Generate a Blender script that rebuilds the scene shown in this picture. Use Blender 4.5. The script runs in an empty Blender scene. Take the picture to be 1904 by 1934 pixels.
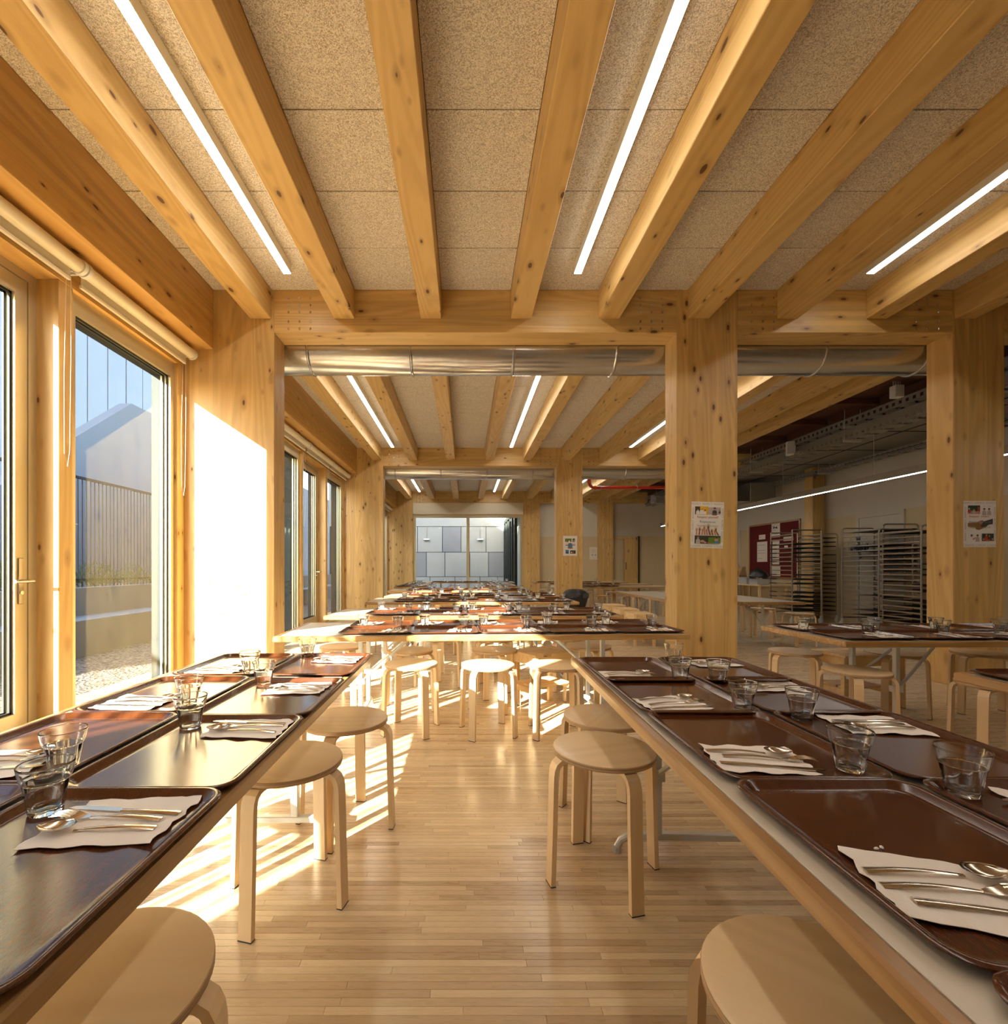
import bpy, bmesh, math, random
from mathutils import Vector, Matrix
R = random.Random(7)
S = bpy.context.scene
COL = S.collection
# ------------------------------------------------------------ camera, world, sun, exposure
H = 1.085
cam_d = bpy.data.cameras.new('camera'); cam = bpy.data.objects.new('camera', cam_d); COL.objects.link(cam)
cam.location = (0, 0, H); cam.rotation_euler = (math.pi/2, 0, 0)
cam_d.sensor_fit = 'VERTICAL'; cam_d.sensor_height = 36.0; cam_d.lens = 900/1934*36
cam_d.shift_x = (952-879)/1934; cam_d.shift_y = (1071-967)/1934
cam_d.clip_start = 0.02; cam_d.clip_end = 200
S.camera = cam
SUN = Vector((.80, 1.0, -.53)).normalized()
w = bpy.data.worlds.new('sky'); S.world = w; w.use_nodes = True
nt = w.node_tree; sky = nt.nodes.new('ShaderNodeTexSky'); sky.sky_type = 'NISHITA'; sky.sun_disc = False
sky.sun_elevation = math.radians(26); sky.sun_rotation = math.atan2(-SUN.x, -SUN.y); sky.air_density = 1.0; sky.dust_density = 1.5
nt.links.new(sky.outputs[0], nt.nodes['Background'].inputs[0]); nt.nodes['Background'].inputs[1].default_value = 0.60
sd = bpy.data.lights.new('sun', 'SUN'); sd.energy = 31; sd.angle = math.radians(.45); sd.color = (1, .93, .80)
so = bpy.data.objects.new('sun', sd); COL.objects.link(so); so.rotation_euler = SUN.to_track_quat('-Z', 'Y').to_euler(); so.location = (-12, -12, 12)
S.view_settings.view_transform = 'Standard'; S.view_settings.look = 'None'; S.view_settings.gamma = 1
S.view_settings.use_curve_mapping = False; S.view_settings.exposure = 0.84
STRIP = 13.5
S.cycles.use_denoising = True
S.cycles.max_bounces = 10; S.cycles.diffuse_bounces = 5; S.cycles.glossy_bounces = 5; S.cycles.transmission_bounces = 10
S.cycles.transparent_max_bounces = 16; S.cycles.sample_clamp_indirect = 6.0; S.cycles.blur_glossy = 0.1

# ------------------------------------------------------------ node helpers
class G:
    def __init__(s, name):
        s.m = bpy.data.materials.new(name); s.m.use_nodes = True; s.t = s.m.node_tree; s.n = s.t.nodes
        s.b = s.n['Principled BSDF']
    def new(s, k, **kw):
        n = s.n.new(k)
        for a, v in kw.items(): setattr(n, a, v)
        return n
    def L(s, a, b): s.t.links.new(a, b)
    def put(s, sock, v):
        if hasattr(v, 'is_output'): s.L(v, sock)
        else: sock.default_value = v
    def math(s, op, a, b=0.0, c=0.0, clamp=False):
        n = s.new('ShaderNodeMath', operation=op, use_clamp=clamp)
        s.put(n.inputs[0], a); s.put(n.inputs[1], b); s.put(n.inputs[2], c); return n.outputs[0]
    def vmath(s, op, a, b):
        n = s.new('ShaderNodeVectorMath', operation=op); s.put(n.inputs[0], a); s.put(n.inputs[1], b); return n.outputs[0]
    def coords(s, rnd=True):
        o = s.new('ShaderNodeTexCoord').outputs['Object']
        if rnd:
            r = s.new('ShaderNodeObjectInfo').outputs['Random']; c = s.new('ShaderNodeCombineXYZ')
            for i, k in enumerate((31.7, 17.3, 23.1)): s.L(s.math('MULTIPLY', r, k), c.inputs[i])
            return o, s.vmath('ADD', o, c.outputs[0])
        return o, o
    def noise(s, v, scale, detail=3, rough=.55, dist=0):
        n = s.new('ShaderNodeTexNoise'); s.L(v, n.inputs['Vector']); n.inputs['Scale'].default_value = scale
        n.inputs['Detail'].default_value = detail; n.inputs['Roughness'].default_value = rough; n.inputs['Distortion'].default_value = dist
        return n.outputs['Fac']
    def ss(s, v, a, b, lo=0., hi=1.):
        n = s.new('ShaderNodeMapRange', interpolation_type='SMOOTHSTEP'); s.L(v, n.inputs[0])
        for i, x in enumerate((a, b, lo, hi)): n.inputs[i+1].default_value = x
        return n.outputs[0]
    def mix(s, f, a, b, mode='MIX'):
        n = s.new('ShaderNodeMix', data_type='RGBA', blend_type=mode); s.put(n.inputs[0], f)
        for k, v in ((6, a), (7, b)):
            if hasattr(v, 'is_output'): s.L(v, n.inputs[k])
            else: n.inputs[k].default_value = (*v, 1) if len(v) == 3 else v
        return n.outputs[2]
    def bump(s, h, strength=.2, dist=.002):
        n = s.new('ShaderNodeBump'); s.L(h, n.inputs['Height']); n.inputs['Strength'].default_value = strength
        n.inputs['Distance'].default_value = dist; s.L(n.outputs[0], s.b.inputs['Normal'])
    def fin(s, col=None, rough=None, metal=None, coat=None, coat_r=.1):
        if col is not None:
            if hasattr(col, 'is_output'): s.L(col, s.b.inputs['Base Color'])
            else: s.b.inputs['Base Color'].default_value = (*col, 1)
        if rough is not None: s.put(s.b.inputs['Roughness'], rough)
        if metal is not None: s.b.inputs['Metallic'].default_value = metal
        if coat is not None: s.b.inputs['Coat Weight'].default_value = coat; s.b.inputs['Coat Roughness'].default_value = coat_r
        return s.m

def plain(name, col, rough=.5, metal=0., coat=None, var=.08, scale=8):
    g = G(name); o, v = g.coords(); n = g.noise(v, scale, 3)
    c = g.mix(n, tuple(x*(1-var) for x in col), tuple(min(1, x*(1+var)) for x in col))
    return g.fin(c, rough, metal, coat)

def wood(name, base, dark, axis='x', lam=None, knots=1.0, rough=.45, contrast=.62, coat=None, fine=1.0, lamv=.10):
    g = G(name); o, v = g.coords()
    st = {'x': (.09, 1, 1), 'y': (1, .09, 1), 'z': (1, 1, .09)}[axis]
    sv = g.vmath('MULTIPLY', v, st)
    fig = g.noise(sv, 3.2*fine, 1.5, .5, .2)
    rings = g.math('SINE', g.math('MULTIPLY', fig, 95.0))
    rings = g.ss(rings, -1, 1)
    fin = g.noise(sv, 110*fine, 3, .6)
    broad = g.noise(sv, 5, 2)
    f = g.math('ADD', g.math('MULTIPLY', rings, .45*contrast), g.math('MULTIPLY', fin, .55*contrast))
    f = g.math('ADD', f, g.math('MULTIPLY', g.math('SUBTRACT', broad, .5), .9*contrast), clamp=True)
    col = g.mix(f, base, dark)
    if lam:
        ax, wd = lam
        sep = g.new('ShaderNodeSeparateXYZ'); g.L(o, sep.inputs[0])
        q = g.math('DIVIDE', sep.outputs[ax], wd); fl = g.math('FLOOR', q); fr = g.math('FRACT', q)
        wn = g.new('ShaderNodeTexWhiteNoise', noise_dimensions='1D')
        g.L(g.math('ADD', fl, g.math('MULTIPLY', g.new('ShaderNodeObjectInfo').outputs['Random'], 91)), wn.inputs['W'])
        k = g.ss(wn.outputs['Value'], 0, 1, 1-lamv, 1+lamv*.6)
        line = g.ss(g.math('ABSOLUTE', g.math('SUBTRACT', fr, .5)), .47, .5, 1, .82)
        k = g.math('MULTIPLY', k, line)
        cc = g.new('ShaderNodeCombineXYZ'); [g.L(k, cc.inputs[i]) for i in range(3)]
        col = g.mix(1.0, col, cc.outputs[0], 'MULTIPLY')
    if knots > 0:
        ks = {'x': (.45, 1, 1), 'y': (1, .45, 1), 'z': (1, 1, .45)}[axis]
        kv = g.vmath('MULTIPLY', v, ks)
        kv = g.vmath('ADD', kv, g.vmath('MULTIPLY', g.new('ShaderNodeTexNoise').outputs['Color'], (.0, .0, .0)))
        vo = g.new('ShaderNodeTexVoronoi'); g.L(kv, vo.inputs['Vector']); vo.inputs['Scale'].default_value = 9.5
        sepc = g.new('ShaderNodeSeparateColor'); g.L(vo.outputs['Color'], sepc.inputs[0])
        gate = g.math('LESS_THAN', sepc.outputs[0], .85*knots)
        rad = g.math('MULTIPLY_ADD', sepc.outputs[1], .11, .06)
        d = g.math('DIVIDE', vo.outputs['Distance'], rad)
        core = g.math('MULTIPLY', g.ss(d, .75, 1.0, 1, 0), gate)
        halo = g.math('MULTIPLY', g.ss(d, .9, 2.6, .55, 0), gate)
        col = g.mix(halo, col, tuple(x*.7 for x in dark))
        col = g.mix(core, col, (dark[0]*.28, dark[1]*.2, dark[2]*.2))
    g.bump(fin, .12, .001)
    return g.fin(col, rough, 0, coat)

M = {}
SPR, SPD = (.70, .465, .175), (.46, .25, .07)
M['col'] = wood('glulam_upright', SPR, SPD, 'z', (0, .043), 1.1, .42)
M['coly'] = wood('glulam_upright_side', SPR, SPD, 'z', (1, .05), .6, .42)
M['beamx'] = wood('glulam_across', SPR, SPD, 'x', (2, .045), .9, .42, lamv=.1)
M['joist'] = wood('spruce_joist', (.71, .48, .18), (.47, .26, .075), 'y', None, 1.15, .45, .62)
M['lintel'] = wood('glulam_lintel', (.66, .40, .13), (.42, .21, .05), 'y', (2, .045), .7, .42)
M['darkbeam'] = wood('dark_stained_beam', (.13, .055, .03), (.07, .028, .016), 'y', None, .3, .6)
M['birch'] = wood('birch_ply', (.74, .56, .33), (.60, .41, .21), 'x', None, 0, .38, .55, fine=.8, coat=.15)
M['birchz'] = wood('birch_leg', (.73, .54, .31), (.58, .39, .19), 'z', None, 0, .4, .5, fine=.8)
M['plyedge'] = wood('plywood_edge', (.52, .34, .18), (.30, .18, .09), 'x', (2, .0016), 0, .55, .4, lamv=.4)
M['pine'] = wood('pine_slats', (.78, .56, .28), (.6, .37, .15), 'x', None, .6, .45)
M['oak'] = wood('oak_edge_band', (.46, .27, .10), (.25, .12, .035), 'x', None, 0, .3, .9, coat=.4, fine=1.5)
M['lam'] = plain('pale_table_laminate', (.60, .54, .44), .28, coat=.2, var=.03, scale=3)
M['whitewall'] = plain('white_paint', (.62, .58, .50), .8, var=.02)
M['cream'] = plain('cream_paint', (.60, .49, .31), .7, var=.02)
M['soffit'] = plain('grey_soffit', (.30, .28, .25), .8, var=.1, scale=2)
M['white'] = plain('white_plastic', (.72, .72, .70), .45, var=.02)
M['blind'] = plain('cream_blind_fabric', (.60, .53, .40), .7, var=.02)
M['blindtube'] = plain('cream_lacquered_tube', (.74, .66, .50), .35, var=.02)
M['champ'] = plain('champagne_aluminium', (.62, .53, .34), .38, .55, var=.02)
M['alu'] = plain('grey_green_aluminium', (.016, .022, .020), .75, 0, var=.03)
M['gasket'] = plain('black_rubber', (.012, .012, .013), .6)
M['steel'] = plain('painted_steel_tube', (.56, .57, .56), .32, .3, var=.03)
M['inox'] = plain('brushed_inox', (.42, .38, .32), .28, .9, var=.05)
M['cutlery'] = plain('polished_cutlery_steel', (.62, .56, .47), .16, 1., var=.02)
M['galv'] = plain('galvanised_tray_steel', (.36, .36, .34), .45, .7, var=.15, scale=20)
M['dark'] = plain('dark_rack_tray', (.016, .014, .013), .5, 0, var=.2)
M['black'] = plain('black_plastic', (.018, .018, .02), .35)
M['red'] = plain('red_sprinkler_pipe', (.55, .035, .02), .35)
M['concrete'] = plain('cast_concrete', (.26, .27, .28), .85, var=.14, scale=1.8)
M['concrete2'] = plain('pale_concrete', (.27, .27, .285), .85, var=.12, scale=.9)
M['metalcl'] = plain('pale_metal_cladding', (.40, .39, .40), .5, .1, var=.08, scale=.6)
M['fence'] = plain('dark_steel_bars', (.06, .055, .055), .5, .4)
M['clad'] = plain('stone_cladding', (.36, .345, .31), .8, var=.10, scale=2.5)
M['clad2'] = plain('darker_stone_cladding', (.24, .23, .225), .8, var=.10, scale=2.5)
M['leaf'] = plain('shrub_leaves', (.10, .14, .045), .6, var=.4, scale=6)
M['maroon'] = plain('maroon_felt', (.11, .006, .008), .95)
M['kraft'] = plain('kraft_paper', (.42, .27, .13), .8)
M['crate'] = plain('grey_crate_plastic', (.42, .43, .46), .5)
M['paper'] = plain('white_paper', (.76, .72, .68), .8, var=.02)
M['glasspane'] = None
for nm, c in (('ink', (.06, .05, .05)), ('inkgrey', (.38, .34, .32)), ('inkred', (.42, .03, .03)), ('inkblue', (.08, .16, .34)), ('inkgreen', (.2, .3, .06)),
              ('skin', (.5, .25, .17)), ('skin2', (.28, .12, .05)), ('yellow', (.75, .45, .03)), ('grass', (.12, .2, .02)), ('darkgreen', (.03, .04, .02)),
              ('pblue', (.06, .2, .42)), ('pred', (.5, .03, .02)), ('pgrey', (.45, .38, .38)), ('orange', (.6, .12, .01))):
    M[nm] = plain('print_'+nm, c, .75, var=.15, scale=60)

g = G('glass_pane')   # thin architectural glass: clear transmission plus fresnel reflection
tr = g.new('ShaderNodeBsdfTransparent'); tr.inputs[0].default_value = (.93, .96, .95, 1)
gl = g.new('ShaderNodeBsdfGlossy'); gl.inputs['Roughness'].default_value = .01; gl.inputs[0].default_value = (1, 1, 1, 1)
bf = g.new('ShaderNodeNewGeometry').outputs['Backfacing']   # the exit face must not total-reflect an unbent ray
fr = g.new('ShaderNodeFresnel'); g.L(g.math('SUBTRACT', 1.5, g.math('MULTIPLY', bf, 1.5-1/1.5)), fr.inputs[0])
mx = g.new('ShaderNodeMixShader'); g.L(g.math('MULTIPLY', fr.outputs[0], .35), mx.inputs[0]); g.L(tr.outputs[0], mx.inputs[1]); g.L(gl.outputs[0], mx.inputs[2])
g.L(mx.outputs[0], g.n['Material Output'].inputs[0]); M['pane'] = g.m
g = G('tumbler_glass')
rf = g.new('ShaderNodeBsdfGlass'); rf.inputs['IOR'].default_value = 1.42; rf.inputs['Roughness'].default_value = 0.0; rf.inputs[0].default_value = (.985, .995, .99, 1)
g.L(rf.outputs[0], g.n['Material Output'].inputs[0]); M['glass'] = g.m
g = G('led_strip'); g.b.inputs['Emission Color'].default_value = (1, .95, .86, 1); g.b.inputs['Emission Strength'].default_value = STRIP; g.fin((.9, .9, .9), .5); M['led'] = g.m

g = G('brown_laminate_tray'); o, v = g.coords()
sv = g.vmath('MULTIPLY', v, (.12, 1, 1)); n1 = g.noise(sv, 700, 2, .6); n2 = g.noise(sv, 60, 2)
f = g.math('ADD', g.math('MULTIPLY', n1, .7), g.math('MULTIPLY', n2, .3))
c = g.mix(g.ss(f, .3, .7), (.050, .015, .005), (.105, .031, .010))
M['tray'] = g.fin(c, .17, 0)

g = G('galvanised_duct'); o, v = g.coords(False)
nn = g.noise(v, 30, 2); c = g.mix(nn, (.54, .53, .51), (.66, .65, .62)); M['duct'] = g.fin(c, .20, .95)

g = G('wood_wool_board'); o, v = g.coords()
n1 = g.new('ShaderNodeTexNoise'); g.L(v, n1.inputs['Vector']); n1.inputs['Scale'].default_value = 55; n1.inputs['Detail'].default_value = 2; n1.inputs['Distortion'].default_value = 3.2
n2 = g.noise(v, 130, 3, .7, 1.5)
f = g.math('ADD', g.math('MULTIPLY', n1.outputs['Fac'], .5), g.math('MULTIPLY', n2, .5))
fib = g.ss(f, .42, .56); sp = g.noise(v, 1.7, 2)
c = g.mix(fib, (.40, .335, .255), (.86, .80, .69)); c = g.mix(g.math('MULTIPLY', sp, .18), c, (.6, .50, .37))
g.bump(f, .7, .006); M['board'] = g.fin(c, .95)

g = G('oak_strip_floor'); o, v = g.coords(False)
at = g.new('ShaderNodeAttribute'); at.attribute_name = 'rnd'
v2 = g.vmath('ADD', o, g.vmath('MULTIPLY', at.outputs['Vector'], (57., 31., 11.)))
sv = g.vmath('MULTIPLY', v2, (.10, 1, 1)); n1 = g.noise(sv, 120, 4, .6); n2 = g.noise(sv, 16, 2, .5, .6)
cr = g.new('ShaderNodeValToRGB'); g.L(at.outputs['Fac'], cr.inputs[0]); e = cr.color_ramp.elements
e[0].position = 0; e[0].color = (.44, .31, .18, 1); e[1].position = 1; e[1].color = (.80, .67, .46, 1)
for p, cc in ((.15, (.56, .42, .255, 1)), (.5, (.67, .525, .335, 1)), (.8, (.74, .60, .39, 1))): x = e.new(p); x.color = cc
f = g.math('ADD', g.math('MULTIPLY', n1, .5), g.math('MULTIPLY', n2, .5))
c = g.mix(g.ss(f, .35, .7, 0, .55), cr.outputs[0], (.45, .31, .18))
g.put(g.b.inputs['Roughness'], g.ss(n1, .3, .7, .24, .36)); g.bump(n1, .08, .0006)
M['floor'] = g.fin(c, None, 0, .25, .16)

g = G('wood_chips'); o, v = g.coords(False)
vo = g.new('ShaderNodeTexVoronoi'); g.L(v, vo.inputs['Vector']); vo.inputs['Scale'].default_value = 32
sp = g.new('ShaderNodeSeparateColor'); g.L(vo.outputs['Color'], sp.inputs[0])
c = g.mix(sp.outputs[0], (.09, .06, .04), (.34, .28, .21)); g.bump(vo.outputs['Distance'], .8, .02); M['chips'] = g.fin(c, .95)
g = G('napkin_paper'); o, v = g.coords(False)
wv = g.new('ShaderNodeTexWave'); g.L(o, wv.inputs['Vector']); wv.inputs['Scale'].default_value = 130; wv.bands_direction = 'Y'
g.bump(wv.outputs['Fac'], .35, .0006); M['napkin'] = g.fin((.80, .74, .68), .9)

# ------------------------------------------------------------ mesh helpers
class MB:
    def __init__(s): s.v = []; s.f = []; s.sm = []
    def add(s, vs, fs, smooth=False):
        b = len(s.v); s.v += [tuple(x) for x in vs]; s.f += [tuple(i+b for i in f) for f in fs]; s.sm += [smooth]*len(fs); return s
    def box(s, x0, x1, y0, y1, z0, z1, c=0.0):
        if c <= 0:
            return s.add([(x, y, z) for z in (z0, z1) for y in (y0, y1) for x in (x0, x1)],
                         [(0, 2, 3, 1), (4, 5, 7, 6), (0, 1, 5, 4), (2, 6, 7, 3), (0, 4, 6, 2), (1, 3, 7, 5)])
        vs = []
        idx = {}
        for ix, X in enumerate((x0, x1)):
            for iy, Y in enumerate((y0, y1)):
                for iz, Z in enumerate((z0, z1)):
                    sx, sy, sz = (c if ix == 0 else -c), (c if iy == 0 else -c), (c if iz == 0 else -c)
                    for a, p in enumerate(((X, Y+sy, Z+sz), (X+sx, Y, Z+sz), (X+sx, Y+sy, Z))):
                        idx[(ix, iy, iz, a)] = len(vs); vs.append(p)
        f = []
        k = lambda *q: idx[q]
        for i in (0, 1):
            q = [k(i, 0, 0, 0), k(i, 1, 0, 0), k(i, 1, 1, 0), k(i, 0, 1, 0)]; f.append(q if i else q[::-1])
            q = [k(0, i, 0, 1), k(1, i, 0, 1), k(1, i, 1, 1), k(0, i, 1, 1)]; f.append(q[::-1] if i else q)
            q = [k(0, 0, i, 2), k(1, 0, i, 2), k(1, 1, i, 2), k(0, 1, i, 2)]; f.append(q if i else q[::-1])
        for i in (0, 1):
            for j in (0, 1):
                e = [k(0, i, j, 1), k(0, i, j, 2), k(1, i, j, 2), k(1, i, j, 1)]; f.append(e if (i ^ j) else e[::-1])
                e = [k(i, 0, j, 0), k(i, 0, j, 2), k(i, 1, j, 2), k(i, 1, j, 0)]; f.append(e[::-1] if (i ^ j) else e)
                e = [k(i, j, 0, 0), k(i, j, 0, 1), k(i, j, 1, 1), k(i, j, 1, 0)]; f.append(e if (i ^ j) else e[::-1])
                for l in (0, 1):
                    t = [k(i, j, l, 0), k(i, j, l, 1), k(i, j, l, 2)]; f.append(t if (i ^ j ^ l) else t[::-1])
        return s.add(vs, f)
    def tube(s, pts, r, n=8, closed=False, caps=True, prof=None, up=None):
        pts = [Vector(p) for p in pts]; m = len(pts); vs = []; fs = []
        ref = Vector(up) if up else None
        for i, p in enumerate(pts):
            a = pts[i-1] if (i > 0 or closed) else p; b = pts[(i+1) % m] if (i < m-1 or closed) else p
            t = (b-a).normalized()
            if up: u = (ref - t*ref.dot(t)).normalized()
            else:
                if ref is None or i == 0: u = t.orthogonal().normalized()
                else: u = (ref - t*ref.dot(t)); u = u.normalized() if u.length > 1e-6 else t.orthogonal().normalized()
                ref = u
            wv = t.cross(u); rr = r[i] if isinstance(r, (list, tuple)) else r
            if prof:
                for (a1, b1) in prof: vs.append(p + u*a1*rr + wv*b1*rr)
            else:
                for j in range(n):
                    an = 2*math.pi*j/n + (math.pi/4 if n == 4 else 0); vs.append(p + u*math.cos(an)*rr + wv*math.sin(an)*rr)
        if prof: n = len(prof)
        for i in range(m if closed else m-1):
            for j in range(n):
                a = i*n+j; b = i*n+(j+1) % n; c = ((i+1) % m)*n+(j+1) % n; d = ((i+1) % m)*n+j; fs.append((a, b, c, d))
        s.add(vs, fs, n > 4)
        if caps and not closed:
            b = len(s.v)-len(vs); s.f += [tuple(b+j for j in range(n))[::-1], tuple(b+(m-1)*n+j for j in range(n))]; s.sm += [False, False]
        return s
    def lathe(s, prof, n=24, c=(0, 0, 0), mod=None, cap0=False, cap1=False):
        vs = []; fs = []
        for i, (r, z) in enumerate(prof):
            for j in range(n):
                a = 2*math.pi*j/n; rr = r*(mod(i, j) if mod else 1); vs.append((c[0]+rr*math.cos(a), c[1]+rr*math.sin(a), c[2]+z))
        for i in range(len(prof)-1):
            for j in range(n): fs.append((i*n+j, i*n+(j+1) % n, (i+1)*n+(j+1) % n, (i+1)*n+j))
        if cap0: fs.append(tuple(range(n))[::-1])
        if cap1: fs.append(tuple((len(prof)-1)*n+j for j in range(n)))
        return s.add(vs, fs, True)
    def xf(s, mat, start=0):
        for i in range(start, len(s.v)): s.v[i] = tuple(mat @ Vector(s.v[i]))
        return s
    def mesh(s, name, mat=None, sharp=35):
        me = bpy.data.meshes.new(name); me.from_pydata(s.v, [], s.f)
        me.polygons.foreach_set('use_smooth', s.sm)
        if mat is not None: me.materials.append(M[mat] if isinstance(mat, str) else mat)
        me.update()
        if any(s.sm): me.set_sharp_from_angle(angle=math.radians(sharp))
        return me
def obj(name, me, mat=None, parent=None, loc=None, rz=None):
    if isinstance(me, MB): me = me.mesh(name, mat)
    o = bpy.data.objects.new(name, me); COL.objects.link(o)
    if parent: o.parent = parent
    if loc: o.location = loc
    if rz is not None: o.rotation_euler = (0, 0, rz)
    return o
def tag(o, label=None, cat=None, group=None, kind=None):
    if label: o['label'] = label
    if cat: o['category'] = cat
    if group: o['group'] = group
    if kind: o['kind'] = kind
    return o
def empty(name, loc=(0, 0, 0), rz=0):
    o = bpy.data.objects.new(name, None); COL.objects.link(o); o.location = loc; o.rotation_euler = (0, 0, rz); o.empty_display_size = .1; return o
def copy_tree(o, parent=None, kids=None):
    c = o.copy(); COL.objects.link(c)
    if parent: c.parent = parent
    for ch in KIDS.get(o.name, []) if kids is None else kids: copy_tree(ch, c)
    return c
KIDS = {}
def freeze(root):
    def rec(o):
        KIDS[o.name] = list(o.children)
        for c in KIDS[o.name]: rec(c)
    rec(root)
def B(*a, **k): return MB().box(*a, **k)
ORD = ['first', 'second', 'third', 'fourth', 'fifth', 'sixth', 'seventh', 'eighth', 'ninth', 'tenth', 'eleventh', 'twelfth', 'thirteenth', 'fourteenth', 'fifteenth', 'sixteenth', 'seventeenth', 'eighteenth']

# ------------------------------------------------------------ frames, floor, ceiling
F = [4.34-5.74, 4.34, 4.34+5.74, 4.34+11.48]     # front faces of the timber frames
CZ = 3.607; XR = 7.7; XW = -2.56; YB = F[3]+.26
# floor: subfloor + strips
fl = empty('floor'); tag(fl, kind='structure')
obj('subfloor', B(-3.3, XR+.1, -3.6, YB+.2, -.12, -.012), 'pine', fl)
SW = .0235
def strip_mesh(L, rnd):
    mb = B(0, L-.0006, .0004, SW, -.012, 0, c=.0006); me = mb.mesh('floor_strip', 'floor')
    a = me.attributes.new('rnd', 'FLOAT', 'FACE'); a.data.foreach_set('value', [rnd]*len(me.polygons)); return me
LENS = (.34, .47, .62, .78)
SM = [(L, strip_mesh(L, (k+.5)/7 if k < 6 else .05)) for L in LENS for k in range(7)]
ny = int((YB+.1+3.5)/SW); cnt = 0
vs = []; fs = []; rn = []
def addq(x0, x1, y, r):
    b = len(vs); e = .0005
    vs.extend([(x0+e, y+e, 0), (x1-e, y+e, 0), (x1-e, y+SW-e, 0), (x0+e, y+SW-e, 0), (x0, y, -.004), (x1, y, -.004), (x1, y+SW, -.004), (x0, y+SW, -.004)])
    fs.extend([(b, b+1, b+2, b+3), (b+4, b+5, b+1, b), (b+5, b+6, b+2, b+1), (b+6, b+7, b+3, b+2), (b+7, b+4, b, b+3)]); rn.extend([r]*5)
for i in range(ny):
    y = -3.5+i*SW; near = 1.12 <= y <= 1.78; x = -2.72-R.random()*.6; done = False
    while x < XR:
        r = min(1, max(0, R.gauss(.5, .27)))
        if near and x > -1.15 and x < 1.1 and cnt < 300:
            L, me = R.choice(SM); o = obj('floor_strip', me, None, fl, (x, y, 0)); cnt += 1
        else:
            L = R.choice(LENS) if y < 6 else R.choice((.8, 1.1, 1.4)); addq(x, min(x+L, XR), y, r)
        x += L
me = bpy.data.meshes.new('floor_strips'); me.from_pydata(vs, [], fs); me.materials.append(M['floor'])
a = me.attributes.new('rnd', 'FLOAT', 'FACE'); a.data.foreach_set('value', rn)
o = obj('floor_strips', me, None, fl); tag(o, kind='stuff')

ce = empty('ceiling', (0, 0, 0)); tag(ce, kind='structure')
obj('roof_slab', B(-3.3, XR+.2, -3.6, YB+.2, CZ+.03, CZ+.25), 'soffit', ce)
JX = [-1.957, -1.196, -.405, .415, 1.215, 2.03, 2.84, 3.65, 4.455]; JW = .187
PITCH = .5707
edges = [-2.295] + sum([[x, x+JW] for x in JX], []) + [4.935]
gaps = [(edges[i], edges[i+1]) for i in range(0, len(edges), 2)]
bm_ = {}
for gi, (a0, a1) in enumerate(gaps):
    bm_[gi] = [B(a0+.003, a1-.003, .003, L-.003, 0, .028, c=.002).mesh('ceiling_board', 'board') for L in (PITCH, .35)]
    for k, f in enumerate(F[1:]):
        for j in range(7 if k == 0 else 10):
            last = j == 9
            o = obj('ceiling_board', bm_[gi][1 if last else 0], None, ce, (0, f-PITCH*j-(.35 if last else PITCH), CZ+R.uniform(-.001, .001)))
obj('ceiling_lining', B(-2.295, 4.93, -3.5, F[1]-PITCH*7, CZ, CZ+.02), 'board', ce)
jm = [B(0, JW, 0, 5.49, 3.346, CZ+.01, c=.004).mesh('joist', 'joist')]
jm0 = B(0, JW, 0, 5.49, 3.346, CZ+.01, c=.004).mesh('joist', 'joist')
for k, f in enumerate(F[1:]):
    for x in JX+[4.935]: obj('joist', jm0, None, ce, (x, f-5.49, 0))
for x in JX: obj('joist', B(0, JW, 0, 2.1, 3.346, CZ+.01, c=.004).mesh('joist', 'joist'), None, ce, (x, -3.5, 0))
# glulam cross beams and columns
CXS = [(-2.6, -1.741), (1.924, 2.48), (4.44, 4.91)]
spans = [(-1.741, 1.924), (2.48, 4.44), (4.91, XR)]
bmesh_ = [B(a0, a1, 0, .25, 3.221, CZ+.01, c=.003).mesh('cross_beam', 'beamx') for a0, a1 in spans]
dow = MB()
for k, f in enumerate(F):
    for si, (a0, a1) in enumerate(spans):
        b = obj('cross_beam', bmesh_[si], None, ce, (0, f, 0))
        if si < 2 and k > 0:
            d = MB()
            for side in (0, 1):
                for c in range(3):
                    for r_ in range(5):
                        x = (a0+.13+c*.1) if side == 0 else (a1-.13-c*.1); z = 3.255+.065*r_+(.02 if r_ > 1 else 0)
                        d.tube([(x+R.uniform(-.006, .006), -.0025, z), (x, .003, z)], .012, 8)
            tag(obj('dowels', d, 'duct', b), kind='stuff')
cname = ['beside the window wall', 'right of the aisle', 'at the right']
rname = ['behind the tables', 'in the nearest frame', 'in the second frame', 'in the far frame']
for k, f in enumerate(F):
    for ci, (a0, a1) in enumerate(CXS):
        cx = (a0+a1)/2
        c = obj('timber_column', B(a0-cx, a1-cx, 0, .25, 0, CZ+.01, c=.004), 'col', None, (cx, f, 0))
        lab = ['wide glued timber column against the window wall ', 'glued timber column right of the aisle ', 'right-hand glued timber column near the racks '][ci] + \
              ['behind the photographer', 'in the nearest frame', 'in the second frame', 'in the farthest frame'][k]
        if k == 1 and ci == 1: lab = 'glued timber column with the yourself poster, right of the aisle'
        if k == 1 and ci == 2: lab = 'glued timber column with the others poster at the right edge'
        if k == 2 and ci == 1: lab = 'glued timber column with the globe poster behind the black bin'
        tag(c, lab, 'column')
c = obj('timber_column', B(-.125, .125, 0, .25, 0, 3.2, c=.004), 'coly', None, (7.475, 10.08, 0)); tag(c, 'square timber column against the right wall behind the racks', 'column')
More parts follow.
